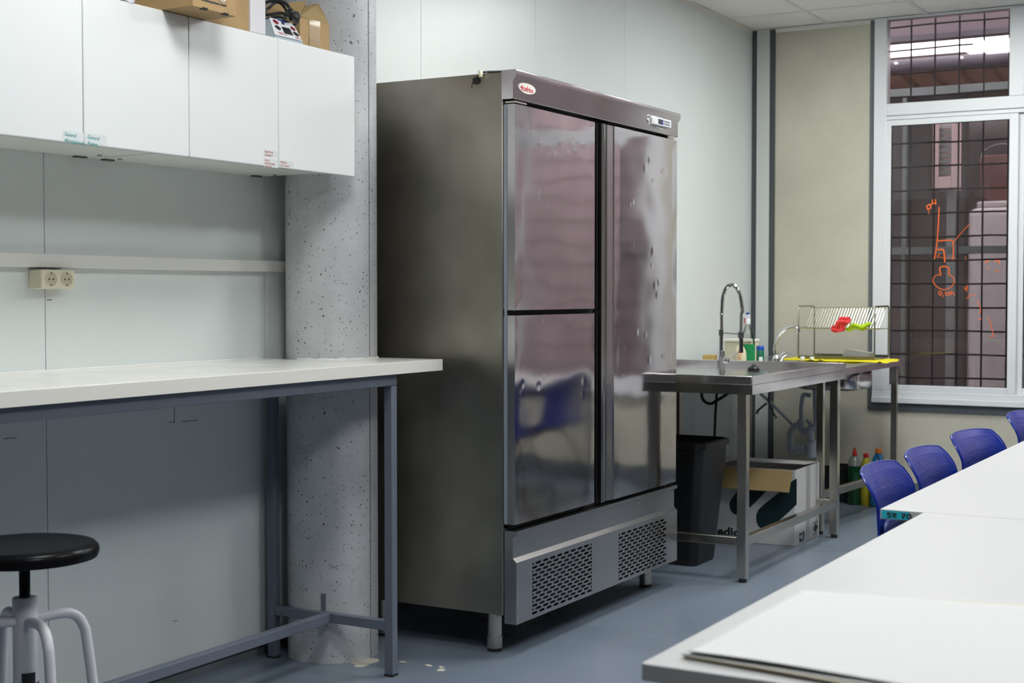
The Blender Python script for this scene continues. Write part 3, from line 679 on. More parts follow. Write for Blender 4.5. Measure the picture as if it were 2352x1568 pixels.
# power cable with plug
t = thing('power_cable', (3.6, -.2, 2.14), 'black power cable with round plug coiled on top of the power supply', 'cable')
def loop(pts, r=.0045): MB().tube(smoothpts([at(u, v, 'y', yy_-.075) for u, v, yy_ in pts], 8), r, 8).build('cord', M_black, t, smooth=True)
loop([(605,42,-.2),(606,12,-.18),(620,3,-.18),(640,2,-.2),(656,8,-.22),(668,22,-.24),(680,38,-.24),(684,50,-.24),(676,57,-.24)], .0052)
loop([(604,30,-.18),(618,18,-.18),(634,5,-.19),(648,10,-.2),(658,26,-.21),(655,36,-.22)], .0048)
loop([(600,34,-.2),(622,33,-.21),(645,30,-.22),(664,36,-.24),(672,42,-.24)], .0048)
loop([(600,48,-.2),(620,42,-.21),(640,38,-.22),(660,42,-.24)], .0045)
loop([(600,52,-.2),(612,47,-.2),(630,42,-.21),(650,47,-.23),(664,52,-.23)], .004)
p = at(672, 40, 'y', -.315); q = at(682, 36, 'y', -.345)
pg = MB().cyl(p, q, .016, .014, 20).build('plug', M_black, t, bevel=.003)
MB().cyl(p.lerp(q,.98), p.lerp(q,1.05), .010, n=16).build('plug_face', mat('dark_grey', (.03,.03,.03), .4), pg)
d_ = (q-p).normalized(); s_ = d_.orthogonal().normalized()
for k in (-1, 1): MB().cyl(q+s_*k*.006, q+s_*k*.006+d_*.010, .0025, n=10).build('pin', M_chrome, pg)
p = at(664, 26, 'y', -.315); MB().cyl(p, at(674, 33, 'y', -.315), .012, .012, 14).build('cord_knot', M_black, t, bevel=.003)
# open carton with tape
t = thing('open_cardboard_box', (3.79, -.2, ZT), 'open brown cardboard box with clear tape and raised flaps beside the column', 'box')
y0, y1 = -.295, -.205
zc = at(687, 38, 'y', y0).z
x0 = at(689, 60, 'y', y0).x; x1 = at(756, 80, 'y', y0).x
b = MB(); b.box(x0, x1, y0, y0+.003, ZT+.001, zc).box(x0, x0+.003, y0+.003, y1, ZT+.001, zc).box(x1-.003, x1, y0+.003, y1, ZT+.001, zc).box(x0+.003, x1-.003, y1-.003, y1, ZT+.001, zc).box(x0+.003, x1-.003, y0+.003, y1-.003, ZT+.001, ZT+.004)
b.build('body', M_card, t)
def flap(a, b_, c, d__, mt=M_cardin):
    P = [Vector(a), Vector(b_), Vector(c), Vector(d__)]; n = (P[1]-P[0]).cross(P[2]-P[0]).normalized()*.0015
    MB().hexa([q-n for q in P], [q+n for q in P]).build('flap', mt, t)
flap(at(688, 38, 'y', y0+.004), at(755, 57, 'y', y0+.004), at(733, 8, 'y', y0+.05), at(700, 13, 'y', y0+.06))
flap(at(687, 37, 'y', y0+.002), at(704, 3, 'y', y0+.05), at(606, 14, 'y', -.16), at(606, 38, 'y', -.16), M_card)
tp = MB().box(at(710,80,'y',y0).x, at(735,80,'y',y0).x, y0-.0012, y0-.0002, ZT+.004, zc+.001).build('tape', mat('clear_tape', (.36,.24,.11), .3, coat=.3, bump=.3, bscale=60), t)
MB().box(at(709,80,'y',y0).x, at(735,80,'y',y0).x, y0-.002, y0-.0013, ZT+.004, ZT+.05).build('tape', mat('brown_tape', (.27,.16,.05), .15, coat=.6), t)

# ================================================================== STOOL
SX, SY = 2.345, -.555
st = thing('lab_stool', (SX, SY, 0), 'round stool with glossy black seat and white tubular legs under the bench', 'stool')
zt = .668
MB().lathe(SX, SY, [(.02,zt-.032),(.150,zt-.032),(.158,zt-.036),(.1655,zt-.034),(.170,zt-.022),(.168,zt-.010),(.160,zt-.002),(.150,zt),(.135,zt-.0025),(.02,zt-.003)], 64).build('seat', M_seat, st, smooth=True)
pf = []
z = .50
while z < zt-.034: pf += [(.0115,z),(.0135,z+.002)]; z += .004
MB().lathe(SX, SY, pf, 20).build('screw_spindle', M_black, st)
MB().lathe(SX, SY, [(.027,.335),(.0285,.34),(.0285,.538),(.027,.542),(.0135,.542)], 32).build('centre_tube', M_stoolw, st, smooth=True)
MB().lathe(SX, SY, [(.0293,.325),(.0295,.337),(.0295,.342),(.0293,.343)], 32).build('bottom_cap', M_black, st, smooth=True)
aL = math.atan2(CAM.y-SY, CAM.x-SX)+.25
lb = MB().grid(lambda u, v: (SX+.0300*math.cos(aL+(u-.5)*1.1), SY+.0300*math.sin(aL+(u-.5)*1.1), .343+.026*v), 10, 1).build('maker_label', M_black, st)
for k in range(4):
    a = math.radians(-111.5+90*k); ca, sa = math.cos(a), math.sin(a)
    pr = [(.022,.487),(.07,.492),(.105,.490),(.128,.477),(.142,.452),(.150,.415),(.185,.14),(.205,.012)]
    pts = smoothpts([(SX+r*ca, SY+r*sa, z) for r, z in pr], 5)
    lg = MB().tube(pts, .0125, 14).build('leg', M_stoolw, st, smooth=True)
    MB().cyl((SX+.204*ca, SY+.204*sa, .018), (SX+.2065*ca, SY+.2065*sa, 0), .0145, n=14).build('rubber_foot', M_rubber, lg)

# ================================================================== REFRIGERATOR
FX0, FX1, FY0, FYD, FYB = 4.268, 5.66, -.735, -.784, -.10
fr = thing('upright_refrigerator', (4.96, -.42, 0), 'tall dented stainless steel refrigerator with three doors and a vented base', 'refrigerator')
b = MB().box(FX0, FX1, FY0, FYB, .142, 2.004); b.build('body', M_side, fr, bevel=.003)
for x in (FX0+.062, FX1-.055):
    for y in (-.665, -.19):
        o = MB().lathe(x, y, [(.0255,.142),(.0255,.055),(.0275,.053),(.0275,.012)][::-1], 28).build('leg', M_leg, fr, smooth=True)
        MB().cyl((x, y, 0), (x, y, .0125), .026, n=24).build('rubber_foot', M_rubber, o)
# crown fascia with turned-out top lip
cz0, cz1 = 1.909, 2.008
prof = [(FY0-.001, cz0), (FYD+.004, cz0), (FYD+.001, cz0+.004), (FYD+.001, cz1-.038), (FYD-.011, cz1-.022), (FYD-.011, cz1-.003), (FYD-.008, cz1), (FY0-.001, cz1)]
crown = MB().prism(prof, 'x', FX0-.012, FX1+.004).build('crown_panel', M_crown, fr, bevel=.001)
MB().box(FX0+.01, FX0+.09, FYD+.006, FY0, cz0-.010, cz0-.004).box(FX1-.09, FX1-.02, FYD+.006, FY0, cz0-.010, cz0-.004).build('hinge_plate', M_leg, fr)
MB().box(FX0+.02, FX1-.02, FY0-.012, FY0-.001, .44, cz0-.001).build('door_frame', M_dark, fr)
# oval badge
def ell(cx_, cz_, rx, rz, y, n=40): return [(cx_+rx*math.cos(2*PI*i/n), y, cz_+rz*math.sin(2*PI*i/n)) for i in range(n)]
bx_, bz_ = 4.349, 1.953
bd = MB().prism([(p[0], p[2]) for p in ell(bx_, bz_, .0600, .0185, 0)], 'y', FYD-.0015, FYD+.001).build('badge', mat('badge_cream', (.72,.68,.62), .35), crown, bevel=.001, label='cream oval badge with red lettering')
Mcr = mat('badge_red', (.5,.02,.02), .4)
text('lettering', 'infrico', .0235, (bx_-.025, FYD-.0018, bz_-.010), (1,0,0), (0,0,1), Mcr, crown, off=.0006, xs=1.1)
MB().prism([(bx_-.050,bz_+.004),(bx_-.044,bz_-.004),(bx_-.030,bz_-.004),(bx_-.026,bz_+.004),(bx_-.032,bz_+.001),(bx_-.038,bz_+.010),(bx_-.043,bz_+.001)], 'y', FYD-.0022, FYD-.0015).build('crown_mark', Mcr, crown)
MB().box(bx_-.046, bx_-.026, FYD-.0022, FYD-.0015, bz_-.009, bz_-.0065).build('crown_mark', Mcr, crown)
# controller
kx, kz = 5.466, 1.951
MB().tube(ell(kx, kz, .117, .0245, FYD-.001, 48), .002, 6, closed=True).build('oval_bezel', M_chrome, crown, smooth=True)
MB().prism([(p[0], p[2]) for p in ell(kx, kz, .115, .0235, 0)], 'y', FYD-.0015, FYD+.001).build('bezel_plate', M_crown, crown)
ct = MB().prism(rrect(kx-.085, kx+.09, kz-.016, kz+.0175, .006), 'y', FYD-.016, FYD-.0016).build('control_unit', mat('silver_plastic', (.62,.62,.63), .35), crown, bevel=.003)
MB().box(kx-.045, kx+.005, FYD-.0168, FYD-.016, kz-.009, kz+.011).build('display', mat('blue_display', (.01,.012,.03), .2), ct)
MB().box(kx-.004, kx+.003, FYD-.0172, FYD-.0169, kz-.006, kz+.004).build('display_digit', mat('lit_digit', (.02,.03,.3), .4, emit=(.05,.08,1.0), estr=.6), ct)
for r in range(2):
    for c_ in range(4): MB().box(kx+.014+.015*c_, kx+.025+.015*c_, FYD-.0172, FYD-.016, kz-.0075+.011*r, kz-.001+.011*r).build('button', mat('button_grey', (.18,.19,.22), .5), ct)
# doors: dented sheets
def dents(seed, x0, x1, z0, z1, n, waves):
    rr = random.Random(seed); D = [(rr.uniform(x0+.02,x1-.02), rr.uniform(z0,z1), rr.uniform(.004,.010), rr.uniform(-.00025,.00025)) for _ in range(n)]
    def h(x, z):
        e = min(1, (x-x0)/.05, (x1-x)/.05, (z-z0)/.05, (z1-z)/.05); e = max(0, e)
        s = 0
        for cx_, cz_, r, a in D:
            q = ((x-cx_)**2+(z-cz_)**2)/(r*r)
            if q < 9: s += a*math.exp(-q)
        wv = waves*(math.sin(x*7+seed)*.35+noise.noise(Vector((x*2.2, seed, z*2.6)))*1.0+.25*noise.noise(Vector((x*6, seed+5, z*9))))
        return (s+wv)*e
    return h
def door(x0, x1, z0, z1, seed, n, hinge_left, extra=()):
    y = FYD
    gx = x1-.0 if hinge_left else x1
    h0 = dents(seed, x0, x1, z0, z1, n, .0016)
    def h(x, z):
        s = h0(x, z)
        for cx_, cz_, r, a in extra: s += a*math.exp(-((x-cx_)**2+(z-cz_)**2)/(r*r))
        return s
    g = MB(); nu = int((x1-x0)/.006); nv = int((z1-z0)/.006)
    g.grid(lambda u, v: (x0+(x1-x0)*u, y+h(x0+(x1-x0)*u, z0+(z1-z0)*v), z0+(z1-z0)*v), nu, nv)
    o = g.build('door', M_door, fr, recalc=False)
    o.data.polygons.foreach_set('use_smooth', [True]*len(o.data.polygons))
    o.data.flip_normals() if o.data.polygons[0].normal.y > 0 else None
    return o
def body_of(o, x0, x1, z0, z1):
    MB().box(x0+.0015, x1-.0015, FYD+.0035, FY0-.012, z0+.001, z1-.001).build('door_core', M_leg, o)
    MB().add([(x0,FYD,z0),(x0,FYD+.034,z0),(x0,FYD+.034,z1),(x0,FYD,z1),(x1,FYD,z0),(x1,FYD+.034,z0),(x1,FYD+.034,z1),(x1,FYD,z1)], [(0,3,2,1),(4,5,6,7),(3,7,6,2),(0,1,5,4)]).build('door_return', M_grip, o, recalc=False)
    MB().box(x0+.006, x1-.006, FY0-.0119, FY0-.0012, z0+.004, z1-.004).build('door_gasket', M_gasket, o)
LD0, LD1, RD0, RD1 = FX0-.004, 4.872, 5.042, FX1-.008
ex = [at(u, v, 'y', FYD) for u, v in ((1222,297),(1359,292),(1237,327),(1287,325),(1338,332),(1321,348),(1275,357),(1304,355),(1242,447),(1264,478),(1336,470),(1347,478))]
d1 = door(LD0, LD1, 1.194, 1.893, 3, 10, True, [(p.x, p.z, .012, -.0004) for p in ex]); body_of(d1, LD0, LD1, 1.194, 1.893)
ex = [at(u, v, 'y', FYD) for u, v in ((1200,882),(1238,885),(1299,818),(1330,818),(1341,876),(1338,905),(1196,895),(1244,740),(1321,745))]
d2 = door(LD0, LD1, .460, 1.176, 8, 8, True, [(p.x, p.z, .013, .0003) for p in ex]); body_of(d2, LD0, LD1, .460, 1.176)
ex = [at(u, v, 'y', FYD) for u, v in ((1521,393),(1533,394),(1493,368),(1482,386),(1500,577),(1505,655),(1513,650),(1421,720),(1463,763),(1434,800),(1492,827),(1523,818),(1543,820),(1510,677))]
d3 = door(RD0, RD1, .452, 1.895, 14, 16, False, [(p.x, p.z, .012, -.00028) for p in ex]); body_of(d3, RD0, RD1, .452, 1.895)
# upper/lower integral pulls: turned-back grip profiles on the meeting stiles
def grip(o, prof_, z0, z1, mt=M_grip):
    g = MB()
    for (xa, ya), (xb, yb_) in zip(prof_, prof_[1:]): g.add([(xa,ya,z0),(xb,yb_,z0),(xb,yb_,z1),(xa,ya,z1)], [(0,1,2,3)])
    r = g.build('grip_profile', mt, o, recalc=False, solid=.0012)
grip(d3, [(RD0,FYD),(RD0-.006,FYD+.004),(RD0-.052,FYD+.006),(RD0-.058,FYD+.014),(RD0-.072,FYD+.014),(RD0-.076,FYD+.003),(RD0-.088,FYD+.001),(RD0-.104,FYD+.004),(RD0-.106,FYD+.030)], .452, 1.895)
for o, z0, z1 in ((d1,1.194,1.893),(d2,.460,1.176)):
    grip(o, [(LD1,FYD),(LD1+.003,FYD+.022),(LD1+.016,FYD+.030),(LD1+.034,FYD+.028),(LD1+.036,FYD+.01),(LD1+.040,FYD+.008)], z0, z1, mat('grip_recess_shade', (.10,.095,.09), .3, 1.0))  # shade of the handle recess is put into the steel colour
# gasket strip that shows on the left edge
MB().box(FX0-.0065, FX0-.004, FYD+.030, FYD+.040, .46, 1.893).build('gasket_strip', M_gasket, fr)
# lower vented panel
def pill_grille(x0, x1, z0, z1):
    """plate with staggered pill slots cut through"""
    g = MB(); rows = 14; rh = (z1-z0)/rows; P = .0535; L = .040; hh = .0090; y = FYD+.0002
    def hole_cell(a, b, za, zb_, cx_, cz_, hl, hr):
        ring = []
        for k in range(12):
            an = 2*PI*k/12+PI/12
            ring.append((cx_+math.copysign(max(0, hl-hr), math.cos(an))+hr*math.cos(an), y, cz_+hr*math.sin(an)))
        # outer points by projection on the rectangle
        out = []
        for p in ring:
            dx = p[0]-cx_; dz = p[2]-cz_
            sx = ((b-cx_) if dx > 0 else (a-cx_)); sz_ = ((zb_-cz_) if dz > 0 else (za-cz_))
            tx = sx/dx if abs(dx) > 1e-9 else 1e9; tz = sz_/dz if abs(dz) > 1e-9 else 1e9
            k = min(tx, tz); out.append([cx_+dx*k, y, cz_+dz*k])
        corners = [(b,zb_),(a,zb_),(a,za),(b,za)]
        for c_ in corners:   # snap nearest outer point to each corner
            i = min(range(12), key=lambda q: (out[q][0]-c_[0])**2+((out[q][2]-c_[1])*3)**2); out[i] = [c_[0], y, c_[1]]
        fs = [(k, (k+1)%12, 12+(k+1)%12, 12+k) for k in range(12)]
        back = [(p[0], y+.0025, p[2]) for p in ring]
        g.add(ring+out, fs); g.add(ring+back, fs)
    for r in range(rows):
        za = z0+r*rh; zb_ = za+rh; x = x0 - (P/2 if r % 2 else 0)
        while x < x1-.001:
            a = max(x, x0); b = min(x+P-.012, x1)
            if b-a > .012: hole_cell(a, b, za, zb_, (a+b)/2, (za+zb_)/2, max(.0034, min(L, b-a-.004)/2), hh/2)
            elif b > a: g.add([(a,y,za),(b,y,za),(b,y,zb_),(a,y,zb_)], [(0,1,2,3)])
            a = max(x+P-.012, x0); b = min(x+P, x1)
            if b-a > .009: hole_cell(a, b, za, zb_, (a+b)/2, (za+zb_)/2, .0022, .0022)
            elif b > a: g.add([(a,y,za),(b,y,za),(b,y,zb_),(a,y,zb_)], [(0,1,2,3)])
            x += P
    return g
pz0, pz1, pzm = .114, .436, .338
GX = [(4.385, 4.855), (5.086, 5.552)]; GZ = (.125, .312)
pl = MB()
def plate(x0, x1, z0, z1): pl.add([(x0,FYD,z0),(x1,FYD,z0),(x1,FYD,z1),(x0,FYD,z1)], [(0,1,2,3)])
PX0, PX1 = FX0+.006, FX1+.006
for a, b in ((PX0, GX[0][0]), (GX[0][1], GX[1][0]), (GX[1][1], PX1)): plate(a, b, GZ[0], GZ[1])
plate(PX0, PX1, pz0, GZ[0]); plate(PX0, PX1, GZ[1], pzm-.010)
def strip(prof_):
    for (ya, za), (yb_, zb_) in zip(prof_, prof_[1:]): pl.add([(PX0,ya,za),(PX1,ya,za),(PX1,yb_,zb_),(PX0,yb_,zb_)], [(0,1,2,3)])
strip([(FYD,pzm-.010),(FYD+.014,pzm+.004),(FYD+.014,pz1-.022),(FYD,pz1-.014),(FYD,pz1),(FYD+.045,pz1)])
sd = [(FYD,pz0),(FYD,pzm-.010),(FYD+.014,pzm+.004),(FYD+.014,pz1-.022),(FYD,pz1-.014),(FYD,pz1),(FYD+.047,pz1),(FYD+.047,pz0)]
for x in (PX0, PX1): pl.add([(x, a, b) for a, b in sd], [tuple(range(len(sd)))])
pl.add([(PX0,FYD,pz0),(PX1,FYD,pz0),(PX1,FYD+.047,pz0),(PX0,FYD+.047,pz0)], [(0,1,2,3)])
base = pl.build('base_panel', M_grille, fr)
for gx in GX:
    g = pill_grille(gx[0], gx[1], *GZ).build('vent_grille', M_grille, base, recalc=False)
    MB().box(gx[0]+.002, gx[1]-.002, FYD+.024, FYD+.026, GZ[0]+.002, GZ[1]-.002).build('vent_shade_backing', M_dark, base)  # near-black sheet stands in for the shaded inside behind the slots
MB().cyl((5.30, FYD+.012, .402), (5.30, FYD+.016, .402), .005, n=12).build('screw', M_chrome, base)
# cable clip on the top edge
t = thing('cable_clip', (4.262, -.62, 1.98), 'small cream clip with black strap on the top left edge of the refrigerator', 'clip')
p = at(1106, 170, 'x', 4.262); q = at(1094, 184, 'x', 4.262)
MB().tube(smoothpts([(p.x+.004, p.y+.01, p.z+.01), (p.x-.008, p.y, p.z), (p.x-.010, p.y-.004, p.z-.012)], 5), .006, 8).build('clip_body', M_socket, t, smooth=True)
MB().hexa([(4.262,q.y-.012,q.z-.006),(4.262,q.y+.008,q.z-.014),(4.262,q.y+.010,q.z+.004),(4.262,q.y-.008,q.z+.012)], [(4.252,q.y-.012,q.z-.006),(4.252,q.y+.008,q.z-.014),(4.252,q.y+.010,q.z+.004),(4.252,q.y-.008,q.z+.012)]).build('strap', M_black, t)
MB().tube(smoothpts([(4.256,q.y,q.z),(4.252,q.y+.010,q.z-.012),(4.252,q.y+.012,q.z-.028)],4), .0016, 6).build('strap_tail', M_black, t)
MB().tube(smoothpts([(4.262,p.y-.01,2.007),(4.29,-.66,2.012),(4.33,-.71,2.014),(4.42,-.73,2.012)],6), .004, 8).build('cable', M_black, t, smooth=True)

# ================================================================== STEEL SINK TABLES
SX0, SX1, SYF, SZ = 5.87, 7.235, -1.043, .896
s1 = thing('steel_sink_table', (6.55, -.55, 0), 'stainless steel sink table with raised rim right of the refrigerator', 'sink table')
rim = MB(); rw = .035
def ring(x0, x1, y0, y1, z0, z1, w_): rim.box(x0, x1, y0, y0+w_, z0, z1).box(x0, x1, y1-w_, y1, z0, z1).box(x0, x0+w_, y0+w_, y1-w_, z0, z1).box(x1-w_, x1, y0+w_, y1-w_, z0, z1)
ring(SX0, SX1, SYF, -.03, SZ-.038, SZ, .004)
rim.build('raised_rim', M_sink, s1, bevel=.002)
MB().box(SX0+.004, SX1-.004, SYF+.004, -.034, SZ-.040, SZ-.036).build('drainer_top', M_sinktop, s1)
a = MB(); a.box(SX0, SX0+.003, SYF, -.03, .816, SZ-.0395).build('apron', M_apron, s1)
MB().box(SX0+.003, SX1, SYF, SYF+.003, .816, SZ-.0395).box(SX1-.003, SX1, SYF+.003, -.03, .816, SZ-.0395).build('apron', M_sink, s1)
for x in (SX0+.024, SX1-.024):
    for y in (SYF+.048, -.09):
        o = MB().box(x-.021, x+.021, y-.021, y+.021, .018, SZ-.041).build('leg', M_leg, s1, bevel=.002)
        MB().cyl((x, y, 0), (x, y, .02), .017, n=16).build('rubber_foot', M_rubber, o)
zz0, zz1 = .158, .196
MB().box(SX0+.046, SX1-.046, SYF+.030, SYF+.066, zz0, zz1).build('stretcher', M_leg, s1, bevel=.002)
MB().box(SX0+.006, SX0+.042, SYF+.070, -.112, zz0, zz1).build('stretcher', M_leg, s1, bevel=.002)
MB().box(SX1-.042, SX1-.006, SYF+.070, -.112, zz0, zz1).build('stretcher', M_leg, s1, bevel=.002)
tag(MB().lathe(6.93, -.66, [(.030,SZ-.036),(.030,SZ-.022),(.022,SZ-.014),(.016,SZ-.012),(.010,SZ-.004),(.004,SZ-.002)], 20).build('sink_plug', M_black, smooth=True), 'small black rubber plug on the steel drainer', 'plug')

# second sink table
TX0, TX1, TYF, TZ = 7.245, 8.395, -1.035, .868
s2 = thing('steel_sink_table', (7.8, -.5, 0), 'second steel sink table by the window wall carrying the dish rack', 'sink table')
bx0, bx1, by0, by1 = 7.74, 8.10, -.95, -.60
tp = MB(); tp.box(TX0, bx0, TYF, -.06, TZ-.004, TZ).box(bx1, TX1, TYF, -.06, TZ-.004, TZ).box(bx0, bx1, TYF, by0, TZ-.004, TZ).box(bx0, bx1, by1, -.06, TZ-.004, TZ)
tp.build('top', M_sinktop, s2)
f = MB(); f.box(TX0, TX1, TYF-.001, TYF+.002, TZ-.034, TZ+.001).box(TX1-.003, TX1, TYF+.002, -.06, TZ-.034, TZ+.001).build('front_edge', M_sink, s2)
pr_ = rrect(bx0, bx1, by0, by1, .07, 6); nb = len(pr_)
bs = MB(); levels = [(1.0, TZ-.004), (1.0, TZ-.12), (.97, TZ-.14), (.88, TZ-.15)]
cx_, cy_ = (bx0+bx1)/2, (by0+by1)/2
for k, zl in levels: bs.v += [(cx_+(p[0]-cx_)*k, cy_+(p[1]-cy_)*k, zl) for p in pr_]
for j in range(3): bs.f += [(j*nb+i, j*nb+(i+1)%nb, (j+1)*nb+(i+1)%nb, (j+1)*nb+i) for i in range(nb)]
bs.f.append(tuple(range(3*nb, 4*nb)))
bs.build('basin', M_sink, s2, smooth=True, solid=.002)
for x, y in ((TX0+.03, TYF+.135), (TX1-.03, TYF+.04), (TX0+.03, -.1), (TX1-.03, -.1)):
    o = MB().box(x-.018, x+.018, y-.018, y+.018, .018, TZ-.0045).build('leg', M_leg, s2, bevel=.002)
    MB().cyl((x, y, 0), (x, y, .02), .016, n=16).build('rubber_foot', M_rubber, o)
MB().bar((TX0+.049, TYF+.133, .203), (TX1-.049, TYF+.042, .203), .032, .037).build('stretcher', M_leg, s2, bevel=.002)
# plumbing under the second sink
Mpvc = mat('grey_pvc', (.42,.45,.50), .4)
t = thing('sink_waste_trap', (8.15, -.6, .3), 'grey plastic waste pipes and bottle trap under the second sink', 'pipe')
XPp = 7.92
def pp(u, v, x=XPp): return at(u, v, 'x', x)
def pipe(pts, r, nm='pipe', sm=6): MB().tube(smoothpts([pp(*p) for p in pts], sm) if len(pts) > 2 else [pp(*p) for p in pts], r, 16).build(nm, Mpvc, t, smooth=True)
c0, c1 = pp(1863,1018), pp(1863,1050)
MB().lathe(c0.x, c0.y, [(.020,c1.z-.004),(.026,c1.z),(.030,c1.z+.006),(.030,c0.z-.01),(.026,c0.z+.004),(.024,c0.z+.008)], 28).build('bottle_trap', Mpvc, t, smooth=True)
MB().cyl((c0.x,c0.y,c0.z+.006),(c0.x,c0.y,c0.z+.022),.027,n=24).build('union_nut', Mpvc, t, bevel=.002)
pipe([(1862,1010),(1861,988)], .021)
pipe([(1839,962),(1840,978),(1845,989),(1855,989),(1864,982),(1874,979),(1876,968),(1875,940),(1874,912),(1873,889)], .0185)
pipe([(1841,964),(1840,940),(1844,910),(1850,906),(1862,909)], .012)
pipe([(1853,963),(1856,968),(1859,974),(1861,982)], .007)
MB().cyl(pp(1861,974), pp(1860,968), .010, n=14).build('valve_cap', Mpvc, t)
MB().cyl(pp(1851,1030), pp(1836,1030), .020, n=20).build('union_nut', Mpvc, t, bevel=.003)
pipe([(1838,1030),(1822,1036),(1816,1028),(1815,1005),(1817,990),(1826,978),(1838,972)], .018)
tag(MB().tube([at(1747,904,'x',7.7), at(1772,926,'x',7.8), at(1823,978,'x',7.95)], .008, 10).build('drain_hose', Mpvc, smooth=True), 'thin grey drain hose slanting down under the steel sinks', 'hose')
Mdark2 = mat('dull_valve', (.12,.12,.12), .4, .5)
t = thing('water_valve', at(1765, 925, 'x', 7.6), 'dark water valve with two short taps under the first sink table', 'valve')
MB().tube([at(1761,926,'x',7.6), at(1748,936,'x',7.6), at(1738,945,'x',7.6)], .006, 8).build('tap', Mdark2, t, smooth=True)
MB().cyl(at(1741,943,'x',7.6), at(1736,948,'x',7.6), .011, n=12).build('tap_handle', M_leg, t)
MB().tube([at(1766,926,'x',7.6), at(1774,945,'x',7.6), at(1780,955,'x',7.6)], .005, 8).build('tap', Mdark2, t, smooth=True)
MB().cyl(at(1781,956,'x',7.6), at(1783,960,'x',7.6), .007, n=12).build('tap_handle', M_leg, t)
MB().tube([at(1766,925,'x',7.6), at(1768,900,'x',7.6), at(1768,880,'x',7.6)], .009, 8).build('riser', Mdark2, t, smooth=True)
t = thing('black_hose', (6.9, -.35, .5), 'black hose hanging in a loop under the first sink table', 'hose')
MB().tube(smoothpts([at(u, v, 'x', 7.0) for u, v in ((1612,880),(1612,908),(1618,921),(1632,927),(1646,920),(1668,906),(1680,898))], 6), .008, 10).build('loop', M_black, t, smooth=True)
MB().tube(smoothpts([at(u, v, 'x', 7.0) for u, v in ((1646,880),(1646,910),(1643,960),(1641,1020),(1641,1100))], 5), .007, 10).build('drop', M_black, t, smooth=True)

# spring tap on the first sink
fx, fy = 6.788, -.54
t = thing('spring_tap', (fx, fy, SZ-.036), 'chrome pull-down spring tap on the first sink table', 'tap')
F = lambda u, v: at(u, v, 'x', fx)
zb_ = SZ-.036
MB().lathe(fx, fy, [(.026,zb_),(.026,zb_+.004),(.0185,zb_+.006),(.0185,F(1656,806).z),(.015,F(1656,806).z+.002)], 24).build('base', M_chrome, t, smooth=True)
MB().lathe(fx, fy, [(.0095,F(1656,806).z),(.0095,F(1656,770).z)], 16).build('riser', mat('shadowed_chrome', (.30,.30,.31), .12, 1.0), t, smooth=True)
MB().lathe(fx, fy, [(.012,F(1656,770).z),(.012,F(1656,757).z)], 16).build('clamp', mat('dark_clamp', (.10,.10,.10), .3, .6), t, smooth=True)
MB().lathe(fx, fy, [(.0100,F(1656,757).z),(.0100,F(1656,722).z)], 16).build('sleeve', M_chrome, t, smooth=True)
path = smoothpts([F(u, v) for u, v in ((1657,722),(1658,700),(1660,680),(1667,661),(1679,654),(1691,660),(1699,676),(1703,697),(1704,712))], 14)
MB().tube(path, .0055, 10).build('hose', mat('hose_grey', (.12,.12,.12), .4), t, smooth=True)
# coil spring
Ls = [0.0]
for i in range(1, len(path)): Ls.append(Ls[-1]+(path[i]-path[i-1]).length)
tot = Ls[-1]; turns = 46; coil = []; N = turns*10
xhat = Vector((1,0,0)); j = 0
for i in range(N+1):
    s_ = tot*i/N
    while j < len(Ls)-2 and Ls[j+1] < s_: j += 1
    f_ = (s_-Ls[j])/max(1e-9, Ls[j+1]-Ls[j]); p = path[j].lerp(path[j+1], f_); d_ = (path[j+1]-path[j]).normalized(); a_ = d_.cross(xhat).normalized()
    ang = 2*PI*turns*i/N; coil.append(p+(xhat*math.cos(ang)+a_*math.sin(ang))*.0105)
MB().tube(coil, .0021, 5).build('spring', M_chrome, t, smooth=True)
e = F(1704,712); e2 = F(1704,718); MB().cyl(e+Vector((0,0,.012)), e2, .0115, n=16).build('spring_collar', M_chrome, t, smooth=True)
h0, h1, h2, h3 = F(1703,718), F(1702,762), F(1702,776), F(1702,810)
MB().cyl(h0, h1, .0075, n=16).build('hose_end', MATS['hose_grey'], t, smooth=True)
MB().cyl(h1, h2, .0150, n=20).build('holder_ring', mat('dark_clamp', (.1,.1,.1), .3), t, bevel=.002)
MB().cyl(h2, h3, .0105, .0115, 20).build('spray_head', mat('dark_chrome', (.22,.22,.23), .12, 1.0), t, smooth=True)
MB().tube([F(1658,764), F(1700,767)], .0042, 10).build('holder_arm', M_chrome, t, smooth=True)
MB().cyl(F(1664,826), F(1673,829), .0135, n=16).build('lever_hub', M_chrome, t, bevel=.002)
MB().tube([F(1672,823), F(1690,812), F(1700,807)], .003, 8).build('lever', M_chrome, t, smooth=True)

# swan-neck tap on the second sink
fx2 = 7.90; G = lambda u, v: at(u, v, 'x', fx2)
b0 = G(1783,828)
t = thing('swan_neck_tap', (fx2, b0.y, TZ), 'small chrome swan neck tap left of the dish rack', 'tap')
MB().lathe(fx2, b0.y, [(.024,TZ),(.024,TZ+.012),(.017,TZ+.02),(.014,TZ+.03)], 20).build('base', M_chrome, t, smooth=True)
pth = smoothpts([Vector((fx2,b0.y,TZ+.02))]+[G(u, v) for u, v in ((1779,805),(1782,787),(1791,768),(1804,756),(1818,751),(1828,752),(1833,757),(1834,762))], 6)
MB().tube(pth, .0085, 12).build('spout', M_chrome, t, smooth=True)
MB().cyl(G(1832,754), G(1835,764), .011, n=16).build('aerator', M_chrome, t, smooth=True)
MB().tube([G(1792,828), G(1798,816), G(1806,811)], .014, 12).build('lever_hub', M_chrome, t, smooth=True)
MB().tube(smoothpts([G(1800,812), G(1810,809), G(1824,815)], 4), .0035, 8).build('lever', M_chrome, t, smooth=True)

